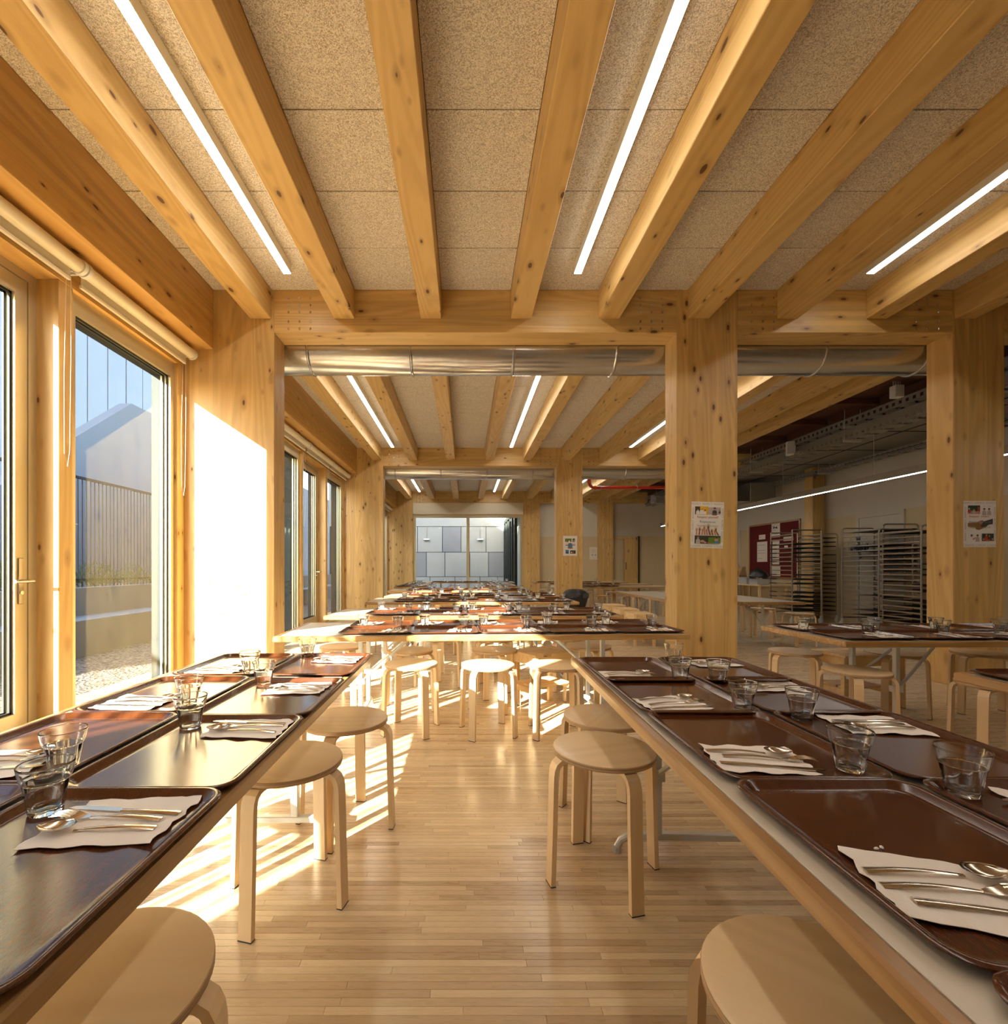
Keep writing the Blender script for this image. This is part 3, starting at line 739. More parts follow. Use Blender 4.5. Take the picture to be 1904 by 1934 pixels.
def napkin_mesh(seed):
    r = random.Random(seed); nx, ny_ = 12, 12; W_, H_ = .078, .10; vs = []; fs = []
    ph = [r.uniform(0, 6) for _ in range(6)]; sk = r.uniform(-.10, .14)
    for lay in (0, 1):
        for j in range(ny_+1):
            for i in range(nx+1):
                u = i/nx*2-1; v = j/ny_*2-1
                x = u*W_+v*H_*sk + .003*math.sin(9*v+ph[0])*abs(u); y = v*H_ + .0035*math.sin(11*u+ph[1])*abs(v)
                z = .0012+.0016*(1+math.sin(7*u+3*v+ph[2]))*.5+.003*max(0, abs(u)-.6)*(1+math.sin(8*v+ph[3]))+.004*max(0, abs(v)-.7)*(1+math.sin(9*u+ph[4]))
                vs.append((x, y, z+(.0009 if lay else 0)))
    m = (nx+1)*(ny_+1)
    for lay in (0, 1):
        for j in range(ny_):
            for i in range(nx):
                a = lay*m+j*(nx+1)+i; f = (a, a+1, a+nx+2, a+nx+1); fs.append(f if lay else f[::-1])
    for i in range(nx): fs.append((i, i+1, m+i+1, m+i)); a = ny_*(nx+1)+i; fs.append((a+1, a, m+a, m+a+1))
    for j in range(ny_): a = j*(nx+1); fs.append((a+nx+1, a, m+a, m+a+nx+1)); a += nx; fs.append((a, a+nx+1, m+a+nx+1, m+a))
    mb = MB().add(vs, fs, True); return mb.mesh('paper_napkin', 'napkin', 60)
napM = [napkin_mesh(s) for s in range(5)]
ware = dict(tray=(trayM, 'serving_tray', 'tray'), glass=(glassM, 'tumbler', 'glass'), spoon=(spoonM, 'spoon', 'spoon'), fork=(forkM, 'fork', 'fork'), knife=(knifeM, 'knife', 'knife'))
ntr = [0]
def put(me, name, label, cat, group, mat, tilt=None):
    o = bpy.data.objects.new(name, me); COL.objects.link(o); o.matrix_world = mat if tilt is None else mat @ tilt
    return tag(o, label, cat, group)
def setting(T, lx, ly, face, where, wares=True, jig=1.0, var=None):
    """T: world matrix of the table; (lx,ly) tray centre in table space; face: direction the diner looks (radians, table space)"""
    base = T @ Matrix.Translation((lx, ly, ZT+.0005)) @ Matrix.Rotation(face-math.pi/2+R.gauss(0, .006)*jig, 4, 'Z')
    ntr[0] += 1
    g = 'on the '+where[1]
    put(trayM, 'serving_tray', 'glossy brown tray, '+where[0], 'tray', 'brown trays '+g, base)
    if not wares: return
    z = .0048
    nx, ny_ = .115+R.gauss(0, .012), -.045+R.gauss(0, .010)
    na = R.gauss(0, .10)
    nb = base @ Matrix.Translation((nx, ny_, z)) @ Matrix.Rotation(na, 4, 'Z')
    put(R.choice(napM), 'paper_napkin', 'white napkin under cutlery, '+where[0], 'napkin', 'paper napkins '+g, nb)
    for i, (me, nm) in enumerate(((spoonM, 'spoon'), (forkM, 'fork'), (knifeM, 'knife'))):
        m = base @ Matrix.Translation((nx+(-.038, 0, .038)[i]+R.gauss(0, .006), ny_+R.gauss(.012, .008), z+.0052)) @ Matrix.Rotation(na+R.gauss(0, .07), 4, 'Z')
        put(me, nm, '%s on napkin, %s' % (nm, where[0]), nm, nm+'s '+g, m)
    gx, gy = (.16+R.gauss(0, .018), .125+R.gauss(0, .01))
    m = base @ Matrix.Translation((gx, gy, z)) @ Matrix.Rotation(R.uniform(0, 6), 4, 'Z')
    put(glassM, 'tumbler', 'clear faceted tumbler, '+where[0], 'glass', 'faceted tumblers '+g, m)
def rows(x, y, rz, tname, x0, n, sides=(-1, 1), lab_end='from left', ndiner=None, wares=True, offs=None, y_in=.19):
    T = Matrix.Translation((x, y, 0)) @ Matrix.Rotation(rz, 4, 'Z')
    for s in sides:
        for i in range(n):
            dx = (offs[i] if offs else 0)
            lx = x0+.231+.464*i+dx; ly = s*y_in
            rown = ndiner[0 if s < 0 else 1]
            where = ('%s %s, %s of %s' % (ORD[i], lab_end, rown, tname), tname)
            setting(T, lx, ly, math.pi/2 if s < 0 else -math.pi/2, where, wares)
    return T
FB = ('front row', 'back row')
# nearest crosswise table etc.  (x, y, rz, first tray x in table space)
XT = [('nearest crosswise table', .115, 3.495, .045, -.965), ('second crosswise table', .075, 4.72, 0., -1.0), ('third crosswise table', .09, 6.46, .0, -1.02),
      ('fourth crosswise table', .12, 7.68, 0., -1.03), ('fifth crosswise table', -.10, 9.36, 0., -1.03)]
for i, (nm, x, y, rz, x0) in enumerate(XT):
    table(x, y, rz, '%s table set crosswise beyond the aisle, bare at its left end' % ORD[i])
    rows(x, y, rz, nm, x0, 5, ndiner=FB)
    if i > 0:
        for s, sn in ((-1, 'front'), (1, 'back')):
            for j in range(4):
                stool(x-1.0+j*.62+R.uniform(-.06, .06), y+s*(.40+R.uniform(-.08, .05)), 'round birch stool, %s from the left at the %s of the %s' % (ORD[j], sn, nm))
# left and right lengthwise tables
rzL = math.pi/2+.007; cL = (-.47-.395+.008, 2.457-1.365)
table(cL[0], cL[1], rzL, 'left-hand table in the foreground beside the window, laid with trays')
rzR = math.pi/2-.026; cR = (.512+.395-.03, 2.33-1.365)
table(cR[0], cR[1], rzR, 'right-hand table in the foreground, laid with dark trays')
I4 = Matrix.Identity(4)
def place(cols, tname, ends):
    for (cx, ys, face, rown) in cols:
        for i, yc in enumerate(ys):
            setting(I4, cx, yc, face, ('%s from far end, %s of %s' % (ORD[i], rown, tname), tname), jig=.6)
ysR = [2.035, 1.635, 1.195, .735, .275]
ysL = [2.135, 1.612, 1.152, .695, .23]
place([(.532+.178, ysR, 0.0, 'aisle side'), (.902+.178, ysR, math.pi, 'outer side')], 'right-hand foreground table', 0)
place([(-.458-.178, ysL, math.pi, 'aisle side'), (-1.01, [2.13, 1.64, 1.175, .71, .24], 0.0, 'window side')], 'left-hand foreground table', 0)
for k, (dx_, a) in enumerate(((0, .3), (.011, 1.2))):
    q = MB(); q.lathe([(.0003, .0), (.004, .0005), (.0045, .002), (.0025, .0035), (.0003, .004)], 8); o = obj('bread_crumb', q, 'paper', None, (.640+dx_, .742+dx_*.3, ZT+.0052), a); o.scale = (1, .6, 1)
    tag(o, 'white crumb on the second-nearest dark tray, %s of two' % ('left', 'right')[k], 'crumb', 'crumbs on the right-hand table tray')
# right side tables
table(3.62, 3.26, 0.02, 'near crosswise table right of the aisle before the right column'); rows(3.62, 3.26, .02, 'near right crosswise table', -1.32, 5, ndiner=FB)
table(2.46, .655, math.pi/2, 'lengthwise table cut off at the right edge of the photo')
T = Matrix.Translation((2.46, .655, 0)) @ Matrix.Rotation(math.pi/2, 4, 'Z')
for i in range(2):
    for s in (-1, 1): setting(T, 1.12-.464*i, s*.19, math.pi/2 if s < 0 else -math.pi/2, ('%s from far end, %s side of table at right edge' % (ORD[i], 'outer' if s < 0 else 'aisle'), 'table at the right edge'))
for i, x in enumerate((3.13, 3.93)): table(x, 7.42, math.pi/2, 'bare lengthwise table behind the right column, %s of two' % ('left', 'right')[i])
table(3.43, 11.2, 0, 'crosswise table beyond the bin, laid at its left end'); rows(3.43, 11.2, 0, 'crosswise table beyond the bin', -1.3, 3, ndiner=FB)
table(3.5, 12.75, 0, 'crosswise table second from the back wall at right'); rows(3.5, 12.75, 0, 'second table from back wall', -1.3, 4, sides=(-1,), ndiner=FB)
table(3.4, 14.3, 0, 'crosswise table nearest the back wall at right'); rows(3.4, 14.3, 0, 'table nearest back wall', -1.3, 4, sides=(-1,), ndiner=FB)
for i, x in enumerate((-1.22, .82)):
    table(x, 12.15, math.pi/2, '%s of the two far lengthwise tables before the end window' % ('left', 'right')[i]); rows(x, 12.15, math.pi/2, '%s far long table' % ('left', 'right')[i], -1.3, 5, ndiner=('right row', 'left row'), lab_end='from near end')
table(.1, 14.5, 0, 'farthest crosswise table right before the end window'); rows(.1, 14.5, 0, 'farthest crosswise table', -1.1, 5, sides=(-1,), ndiner=FB)
for j in range(4):
    stool(2.5+j*.6, 10.7, 'round stool, %s from the left before the laid table beyond the bin' % ORD[j])
    stool(2.5+j*.62, 12.25, 'round stool, %s from the left before second table from back wall' % ORD[j])
    stool(2.3+j*.62, 13.8, 'round stool, %s from the left before table nearest back wall' % ORD[j])
    stool(-.55+j*.03, 11.2+j*.6, 'round stool, %s from the near end beside left far lengthwise table' % ORD[j])
    stool(.2+j*.02, 11.25+j*.6, 'round stool, %s from the near end beside right far lengthwise table' % ORD[j])
for j in range(3):
    sq_stool(2.45+j*.05, 6.7+j*.75, 1.57, 'slatted stool, %s from the near end left of the bare tables' % ORD[j])
    stool(4.62, 6.6+j*.8, 'round stool, %s from the near end right of the bare tables' % ORD[j])

# ------------------------------------------------------------ bin with black bag
t = empty('waste_bin', (2.24, 9.72, 0)); tag(t, 'grey bin wrapped in a black bag before the second column', 'bin')
q = MB(); q.lathe([(.15, 0), (.17, .0), (.20, .5), (.19, .5)], 20, cap0=True); obj('drum', q, 'dark', t)
q = MB(); rr = random.Random(3)
prof = [(.20, .22), (.205, .34), (.235, .42), (.265, .47), (.255, .53), (.20, .60), (.13, .63), (.10, .60), (.02, .58)]
jit = {(i, j): 1+rr.uniform(-.10, .10) for i in range(12) for j in range(26)}
q.lathe(prof, 26, mod=lambda i, j: jit[(i, j)]); obj('bag', q, 'black', t)

# ------------------------------------------------------------ trolley racks
def rack(x0, x1, ya, yb, hgt, lab, where, rounded=True, npan=12, seed=1, skew=0.0):
    t = empty('trolley_rack', ((x0+x1)/2, (ya+yb)/2, 0), 0); tag(t, lab, 'trolley rack', 'tall steel trolley racks')
    hw, hl = (x1-x0)/2, (yb-ya)/2; z0 = .14; rr = random.Random(seed)
    for s in (-1, 1):
        y = s*hl; r = .055 if rounded else .004; p = [(-hw, y, z0)]
        dx = skew*s
        for i in range(6): a = math.pi-i*math.pi/10; p.append((-hw+r+r*math.cos(a), y, hgt-r+r*math.sin(a)))
        for i in range(6): a = math.pi/2-i*math.pi/10; p.append((hw-r+r*math.cos(a), y, hgt-r+r*math.sin(a)))
        p.append((hw, y, z0)); p = [(a+dx, b, c) for a, b, c in p]
        q = MB(); q.tube(p, .0125, 8); q.tube([(-hw+dx, y, z0+.02), (hw+dx, y, z0+.02)], .011, 8); obj('end_frame', q, 'inox', t)
        for u in (-1, 1):
            c = MB(); c.box(u*hw-.012+dx, u*hw+.012+dx, y-.02, y+.02, .085, .14); c.tube([(u*hw-.013+dx, y+.02, .045), (u*hw+.013+dx, y+.02, .045)], .045, 14); obj('castor', c, 'steel', t)
    nl = 18; rail = MB(); rail.add([(-.004, -hl, 0), (.004, -hl, 0), (.004, hl, 0), (-.004, hl, 0)], []); 
    for u in (-1, 1):
        rm = MB(); 
        a0, a1 = Vector((u*hw-skew, -hl, 0)), Vector((u*hw+skew, hl, 0)); w_ = -u*.035
        rm.add([a0+Vector((0, 0, .012)), a1+Vector((0, 0, .012)), a1+Vector((0, 0, -.008)), a0+Vector((0, 0, -.008)), a0+Vector((w_, 0, -.008)), a1+Vector((w_, 0, -.008)), a0+Vector((w_, 0, -.010)), a1+Vector((w_, 0, -.010)), a1+Vector((-u*.002, 0, .012)), a0+Vector((-u*.002, 0, .012))],
               [(0, 1, 2, 3), (3, 2, 5, 4), (4, 5, 7, 6), (6, 7, 2, 3), (9, 8, 1, 0), (9, 8, 2, 3)])
        me = rm.mesh('rail', 'inox')
        for k in range(nl): obj('rail', me, None, t, (0, 0, z0+.09+k*(hgt-z0-.17)/(nl-1)))
    pm = MB(); pm.box(-hw+.02, hw-.02, -hl+.015, hl-.01, -.004, -.001); pm.box(-hw+.02, hw-.02, -hl+.015, -hl+.02, -.004, .014); pm.box(-hw+.02, -hw+.024, -hl+.015, hl-.01, -.004, .014); pm.box(hw-.024, hw-.02, -hl+.015, hl-.01, -.004, .014)
    pme = pm.mesh('rack_tray', 'dark')
    for ki, k in enumerate(sorted(rr.sample(range(nl), npan), reverse=True)):
        o = obj('rack_tray', pme, None, None, ((x0+x1)/2, (ya+yb)/2, z0+.09+k*(hgt-z0-.17)/(nl-1)-.0035)); o.rotation_euler = (rr.gauss(0, .002), rr.gauss(0, .004), 0)
        tag(o, 'dark shallow tray, %s from the top in the %s' % (ORD[ki], where), 'tray', 'dark trays in the '+where)
rack(6.36, 6.92, 9.2, 10.0, 1.80, 'square-topped steel trolley rack before the maroon pinboard', 'square-topped trolley rack', False, 13, 1, .05)
rack(7.0, 7.3, 9.35, 9.98, 1.74, 'steel trolley rack packed with dark trays, between two others', 'densely packed trolley rack', True, 16, 2)
rack(6.96, 7.55, 7.94, 8.8, 1.80, 'round-topped steel trolley rack before the cream door', 'trolley rack before the door', True, 11, 3)
rack(6.70, 7.25, 7.0, 7.72, 1.70, 'steel trolley rack half hidden by the right column', 'trolley rack beside the right column', True, 13, 4)
# pedestal fan
t = empty('pedestal_fan', (7.4, 8.97, 0)); tag(t, 'grey pedestal fan with round cage behind the racks', 'fan')
q = MB(); q.lathe([(.16, 0), (.16, .02), (.03, .05), (.015, .06), (.015, 1.3)], 20); obj('stand', q, 'steel', t)
q = MB()
for rr_ in (.05, .12, .19, .25): q.tube([(.0, rr_*math.cos(a), 1.45+rr_*math.sin(a)) for a in [i*math.pi/14 for i in range(28)]], .004, 5, closed=True)
for i in range(16): a = i*math.pi/8; q.tube([(-.01, .05*math.cos(a), 1.45+.05*math.sin(a)), (0, .25*math.cos(a), 1.45+.25*math.sin(a))], .003, 4)
obj('cage', q, 'steel', t); q = MB(); q.tube([(-.02, 0, 1.45), (.14, 0, 1.45)], .055, 14); obj('motor', q, 'black', t)
for k in range(4):
    q = MB(); a = k*math.pi/2; c_, s_ = math.cos(a), math.sin(a)
    q.add([(.01+dx, (u*c_-v*s_), 1.45+u*s_+v*c_) for dx in (0, .004) for u, v in ((.04, -.02), (.2, -.07), (.22, .03), (.04, .02))], [(0, 1, 2, 3), (7, 6, 5, 4), (0, 4, 5, 1), (1, 5, 6, 2), (2, 6, 7, 3), (3, 7, 4, 0)]); obj('blade', q, 'dark', t)

# ------------------------------------------------------------ pinboard, bench table, bag, crates
X = XR-.004
t = empty('pinboard', (X, 11.85, 1.5)); tag(t, 'maroon pinboard with wooden frame and pinned notices on right wall', 'pinboard')
hl = .95
t.location = (X, 11.9, 1.50)
obj('felt', B(-.02, 0, -hl, hl, -.66, .66), 'maroon', t)
fr = MB(); fr.box(-.032, 0, -hl-.03, hl+.03, .66, .70); fr.box(-.032, 0, -hl-.03, hl+.03, -.70, -.66); fr.box(-.032, 0, -hl-.03, -hl, -.66, .66); fr.box(-.032, 0, hl, hl+.03, -.66, .66); obj('frame', fr, 'oak', t)
def notice(y, z, w_, h_, lines=0, ink='ink', rounded=False, art=None):
    sh = MB(); sh.box(-.024, -.021, y-w_/2, y+w_/2, z-h_/2, z+h_/2); p = obj('notice', sh, 'paper', t)
    if lines:
        q = MB(); rr = random.Random(int(y*100+z*10))
        for i in range(lines):
            zz = z+h_*.40-(i+.5)*h_*.8/lines; x_ = y+w_*.42
            while x_ > y-w_*.36:
                L = rr.uniform(.015, .05); q.add([(-.0247, x_, zz-.004), (-.0247, x_-L, zz-.004), (-.0247, x_-L, zz+.005), (-.0247, x_, zz+.005)], [(0, 1, 2, 3)]); x_ -= L+.012
                if rr.random() < .15: break
        obj('writing', q, ink, p)
    return p
notice(.42, -.02, .42, .52, 6); notice(.42, .36, .26, .12, 1)
p = notice(-.12, .50, .32, .36, 3); q = MB()
for (yy, zz, s_, mt) in ((-.08, .56, .05, 'ink'), ): q.add([(-.0247, yy+.07, zz-.03), (-.0247, yy+.03, zz+.04), (-.0247, yy-.02, zz), (-.0247, yy-.08, zz+.03), (-.0247, yy-.12, zz-.03), (-.0247, yy, zz-.01)], [(0, 1, 2, 5), (2, 3, 4, 5)])
obj('drawing', q, 'ink', p)
notice(-.13, .20, .26, .12, 1, 'inkred'); notice(-.12, -.06, .26, .34, 4, 'inkgrey'); notice(-.12, -.30, .26, .10, 1, 'inkred'); notice(-.13, -.52, .32, .24, 5, 'inkgrey')
notice(-.58, .26, .34, .10, 1, 'inkred'); notice(-.5, .05, .12, .10, 1, 'ink')
t = empty('side_table', (7.28, 12.9, 0)); tag(t, 'long low table with pale round legs against the right wall', 'table')
obj('top', B(-.36, .38, -1.7, 1.7, .63, .66, c=.004), 'birch', t)
for y in (-1.6, -.12, .12, 1.6):
    for x in (-.3, .32):
        q = MB(); q.tube([(x, y, .02), (x, y, .63)], .032, 14); l = obj('leg', q, 'birchz', t); q = MB(); q.tube([(x, y, 0), (x, y, .025)], .034, 14); obj('foot_cap', q, 'black', l)
t = empty('paper_bag', (7.12, 12.5, .66), .35); tag(t, 'crumpled brown paper carrier bag leaning on the side table', 'bag')
q = MB(); q.add([(-.12, -.17, 0), (.12, -.17, 0), (.12, .17, 0), (-.12, .17, 0), (.02, -.15, .42), (.14, -.14, .44), (.14, .16, .40), (.02, .17, .41), (-.13, -.18, .2), (.14, -.18, .2), (.15, .18, .2), (-.11, .18, .2)],
                [(3, 2, 1, 0), (0, 1, 9, 8), (8, 9, 5, 4), (1, 2, 10, 9), (9, 10, 6, 5), (2, 3, 11, 10), (10, 11, 7, 6), (3, 0, 8, 11), (11, 8, 4, 7)]); obj('body', q, 'kraft', t)
q = MB(); q.tube([(.03, -.06, .40), (.0, -.05, .50), (.0, .0, .54), (.0, .05, .5), (.03, .07, .40)], .006, 6); obj('handle', q, 'kraft', t)
q = MB(); q.box(-.134, -.128, -.02, .08, .08, .13); obj('printed_patch', q, 'black', t); q = MB(); q.box(-.128, -.1, -.13, -.05, .15, .32); q.box(-.128, -.1, .08, .13, .15, .3); obj('orange_print', q, 'orange', t)
for i, (y, lab) in enumerate(((12.05, 'grey plastic crate next to the paper bag'), (11.62, 'grey plastic crate under the dark cloth, right of the other crate'))):
    t = empty('storage_crate', (7.15, y, .66)); tag(t, lab, 'crate', 'grey crates on the side table')
    q = MB(); w_ = .17; h_ = .17
    q.box(-.13, .13, -w_, w_, 0, .008); q.box(-.135, -.128, -w_, w_, 0, h_); q.box(.128, .135, -w_, w_, 0, h_); q.box(-.13, .13, -w_, -w_+.007, 0, h_); q.box(-.13, .13, w_-.007, w_, 0, h_); obj('tub', q, 'crate', t)
    q = MB(); q.box(-.15, -.135, -w_-.012, w_+.012, h_-.02, h_); q.box(-.15, .15, -w_-.014, -w_, h_-.02, h_); obj('rim', q, 'crate', t)
q = MB(); jj = {(i, j): 1+rr.uniform(-.15, .15) for i in range(8) for j in range(20)}
q.lathe([(.19, 0), (.21, .06), (.17, .15), (.10, .22), (.01, .26)], 20, mod=lambda i, j: jj[(i, j)]); o = obj('dark_cloth', q, 'black', None, (7.15, 11.62, .80)); tag(o, 'dark bundled cloth heaped in the right-hand crate', 'cloth')

# ------------------------------------------------------------ posters
def text_mesh(s, size, mat):
    cu = bpy.data.curves.new('txt', 'FONT'); cu.body = s; cu.size = size; cu.align_x = 'CENTER'; cu.align_y = 'CENTER'
    o = bpy.data.objects.new('txt', cu); COL.objects.link(o); me = bpy.data.meshes.new_from_object(o); bpy.data.objects.remove(o); bpy.data.curves.remove(cu)
    me.materials.clear(); me.materials.append(M[mat]); return me
def poster(x, y, z, kind, lab, rot=0):
    t = empty('poster', (x, y, z)); tag(t, lab, 'poster'); t.rotation_euler = (0, rot, 0)
    W_, H_ = .148, .21
    sh = obj('sheet', B(-W_, W_, -.0016, 0, -H_, H_), 'paper', t)
    lay = [0]
    def poly(nm, pts, mat, d=None):
        lay[0] += 1; yy = -.0018-.00012*lay[0]
        obj(nm, MB().add([(a, yy, b) for a, b in pts], [tuple(range(len(pts)))]), mat, t)
    def rect(nm, x0, x1, z0, z1, mat): poly(nm, [(x0, z0), (x1, z0), (x1, z1), (x0, z1)], mat)
    def disc(nm, cx, cz, rx, rz, mat, n=12): poly(nm, [(cx+rx*math.cos(2*math.pi*i/n), cz+rz*math.sin(2*math.pi*i/n)) for i in range(n)], mat)
    def txt(s, size, mat, cx, cz, rot=0):
        lay[0] += 1
        o = obj('lettering', text_mesh(s, size, mat), None, t, (cx, -.0022-.00012*lay[0], cz)); o.rotation_euler = (math.pi/2, 0 if not rot else 0, 0)
        if rot: o.rotation_euler = (Matrix.Rotation(-rot, 4, 'Y') @ Matrix.Rotation(math.pi/2, 4, 'X')).to_euler()
    def person(cx, cz, s, shirt, skin='skin', hair='ink'):
        poly('figure_print', [(cx-.5*s, cz-.9*s), (cx+.5*s, cz-.9*s), (cx+.42*s, cz), (cx+.15*s, cz+.12*s), (cx-.15*s, cz+.12*s), (cx-.42*s, cz)], shirt)
        disc('figure_print', cx, cz+.38*s, .24*s, .28*s, skin, 10); poly('figure_print', [(cx-.25*s, cz+.42*s), (cx+.25*s, cz+.42*s), (cx+.22*s, cz+.66*s), (cx, cz+.74*s), (cx-.22*s, cz+.66*s)], hair)
    if kind < 2:
        txt('RESPECT  RESPECT  RESPEITO', .0235, 'inkgrey', 0, H_-.020); txt('RESPECT  RESPECT  RESPEITO', .0235, 'inkgrey', 0, -H_+.018, math.pi)
        txt('RESPECT  RESPECT  RESPEITO', .0235, 'inkgrey', -W_+.016, 0, math.pi/2); txt('RESPECT  RESPECT  RESPEITO', .0235, 'inkgrey', W_-.014, 0, -math.pi/2)
    if kind == 0:
        rect('photo_print', -.116, .005, .093, .168, 'yellow'); rect('photo_print', -.116, -.07, .093, .165, 'ink'); rect('photo_print', .005, .118, .095, .162, 'pgrey')
        person(-.09, .125, .034, 'paper'); person(-.055, .13, .038, 'paper', 'skin', 'yellow'); person(-.025, .12, .026, 'paper'); person(.062, .13, .044, 'ink', 'skin', 'ink'); person(.108, .125, .02, 'ink')
        rect('photo_print', .045, .085, .097, .105, 'skin2')
        txt('Respect yourself', .0285, 'inkred', 0, .070); txt('Respecte-toi', .0285, 'inkblue', 0, .028); txt('Respeita-te a ti mesmo', .021, 'inkgreen', .002, -.008)
        for i in range(9):
            cx = -.098+i*.0245; h_ = (.055, .06, .05, .075, .048, .085, .045, .04, .06)[i]; w_ = .008; mt = ('skin', 'skin2', 'skin', 'skin', 'skin', 'skin2', 'skin2', 'skin', 'skin2')[i]; sl = (0, .003, .004, -.006, -.008, -.018, -.01, -.008, -.024)[i]
            poly('arm_print', [(cx-w_, -.092), (cx+w_, -.092), (cx+w_*.7+sl, -.092+h_*.7), (cx-w_*.7+sl, -.092+h_*.7)], mt); disc('arm_print', cx+sl, -.092+h_*.8, .010, .014, mt, 9)
            for q in (-1, 0, 1): poly('arm_print', [(cx+sl+q*.006-.002, -.092+h_*.85), (cx+sl+q*.006+.002, -.092+h_*.85), (cx+sl+q*.008+.0015, -.092+h_*1.22), (cx+sl+q*.008-.001, -.092+h_*1.22)], mt)
        rect('photo_print', -.116, .008, -.172, -.098, 'darkgreen'); rect('photo_print', .008, .118, -.168, -.098, 'grass'); rect('photo_print', .008, .118, -.112, -.098, 'darkgreen')
        person(-.085, -.135, .042, 'pgrey', 'skin', 'skin2'); disc('photo_print', -.045, -.15, .02, .012, 'skin'); disc('photo_print', -.02, -.16, .01, .008, 'pgrey'); disc('photo_print', -.0, -.16, .009, .008, 'inkred')
        person(.082, -.135, .036, 'pblue', 'skin2', 'ink'); disc('photo_print', .08, -.135, .018, .012, 'skin')
    elif kind == 1:
        rect('photo_print', -.108, .002, .090, .168, 'darkgreen'); rect('photo_print', -.108, .002, .090, .115, 'skin'); rect('photo_print', -.1, -.04, .115, .125, 'grass')
        person(-.098, .125, .026, 'pred', 'skin', 'paper'); person(-.055, .115, .03, 'pgrey', 'pgrey', 'skin2'); person(-.012, .14, .026, 'pred', 'skin')
        person(.038, .115, .040, 'pgrey'); person(.082, .115, .040, 'pgrey'); txt('me', .010, 'ink', .038, .160); txt('friend', .010, 'ink', .084, .160)
        poly('handshake_print', [(-.112, -.025), (-.112, .008), (-.03, .012), (.0, .03), (.025, .032), (.03, .022), (.115, .048), (.115, -.002), (.075, -.008), (.05, -.03), (-.01, -.055), (-.035, -.05), (-.05, -.03)], 'skin2')
        poly('handshake_print', [(.0, -.03), (.03, .02), (.115, .046), (.115, .0), (.075, -.006), (.045, -.028)], 'ink'); disc('handshake_print', .005, .015, .02, .014, 'skin')
        txt('Respect  others', .0285, 'inkred', -.01, .068); txt('Respecte les autres', .0255, 'inkblue', -.002, .017); txt('Respeita os outros', .0255, 'inkgreen', -.004, -.030)
        person(-.078, -.125, .040, 'paper'); person(-.025, -.125, .040, 'pgrey'); poly('figure_print', [(-.07, -.135), (-.045, -.12), (-.04, -.13), (-.068, -.15)], 'skin')
        rect('photo_print', .015, .122, -.155, -.088, 'darkgreen'); person(.055, -.115, .034, 'pred', 'skin', 'skin2'); person(.082, -.12, .032, 'ink'); rect('photo_print', .045, .09, -.152, -.143, 'orange'); disc('photo_print', .03, -.14, .008, .01, 'skin'); disc('photo_print', .11, -.14, .008, .01, 'skin')
    elif kind == 2:
        rect('photo_print', -.11, .03, .085, .155, 'grass'); person(-.06, .11, .03, 'pred'); person(-.02, .11, .03, 'paper'); rect('photo_print', .05, .10, .085, .155, 'ink'); disc('photo_print', .08, .11, .015, .02, 'skin')
        rect('line_print', -.1, .1, .058, .062, 'inkred')
        disc('globe_print', 0, .01, .055, .05, 'pblue', 20); poly('globe_print', [(-.03, .03), (-.005, .05), (.02, .03), (.0, .0), (-.02, .01)], 'grass'); poly('globe_print', [(.01, -.01), (.035, .0), (.03, -.03)], 'grass')
        disc('hand_print', -.075, .015, .03, .016, 'skin'); disc('hand_print', .08, .02, .03, .016, 'skin'); disc('hand_print', .0, -.042, .06, .018, 'skin2')
        rect('photo_print', -.10, -.03, -.165, -.085, 'pblue'); person(-.06, -.13, .034, 'ink'); rect('photo_print', .0, .115, -.165, -.095, 'darkgreen'); person(.03, -.13, .026, 'paper'); person(.07, -.13, .026, 'pred')
    elif kind == 3:
        for i in range(4): rect('line_print', -.08, .08, .12-i*.03, .125-i*.03, 'inkgrey')
        for i in (-.05, .05): rect('line_print', i-.02, i+.02, -.08, -.03, 'inkgrey')
p1 = 207.4
poster(2.203, F[1]-.0002, 1.085+(1071-991.5)/p1, 0, 'Respect yourself poster on the column right of the aisle', .03)
poster((1850.5-879)/p1, F[1]-.0002, 1.085+(1071-989.5)/p1, 1, 'Respect others poster on the right-hand column')
poster((1077-879)/89.3, F[2]-.0002, 1.085+(1071-1031)/89.3, 2, 'globe poster on the column behind the bin')
poster((1122-879)/56.1, YB-.0245, 1.085+(1071-1045)/56.1, 3, 'small white notice on the cream back wall')

# ------------------------------------------------------------ outside
gd = obj('ground_outside', B(-40, -3.02, -30, 45, -.2, -.03), 'chips'); tag(gd, kind='structure')
gd2 = obj('ground_courtyard', B(-3.02, 30, YB+.2, 45, -.2, -.03), 'concrete2'); tag(gd2, kind='structure')
rw = empty('wall_garden'); tag(rw, kind='structure')
obj('lower_retaining_wall', B(-5.25, -4.75, -6, 20, -.1, .42), 'concrete', rw); obj('upper_retaining_wall', B(-5.42, -5.25, -6, 20, -.1, .80), 'concrete', rw)
obj('planting_soil', B(-8.15, -5.42, -6, 20, .2, .76), 'chips', rw)
def bars(x, y0, y1, z0, z1, pitch, r, lab, name='bar_fence', pieces=True):
    t = empty(name, (x, 0, 0)); tag(t, lab, 'fence')
    me = MB().box(-r, r, -r, r, z0, z1).mesh('bar', 'fence'); n = int((y1-y0)/pitch)
    for i in range(min(n, 299)): obj('bar', me, None, t, (0, y0+i*pitch, 0))
    q = MB(); q.box(-.02, .02, y0, y1, z1-.04, z1); q.box(-.02, .02, y0, y1, z0+.1, z0+.14); obj('rail', q, 'fence', t)
bars(-6.1, -1, 16, .76, 2.52, .085, .0065, 'dark vertical bar fence on the garden wall outside the windows')
bars(-3.75, -3.4, .35, 0, 2.6, .115, .0085, 'dark bar screen standing outside near the camera end', 'bar_screen')
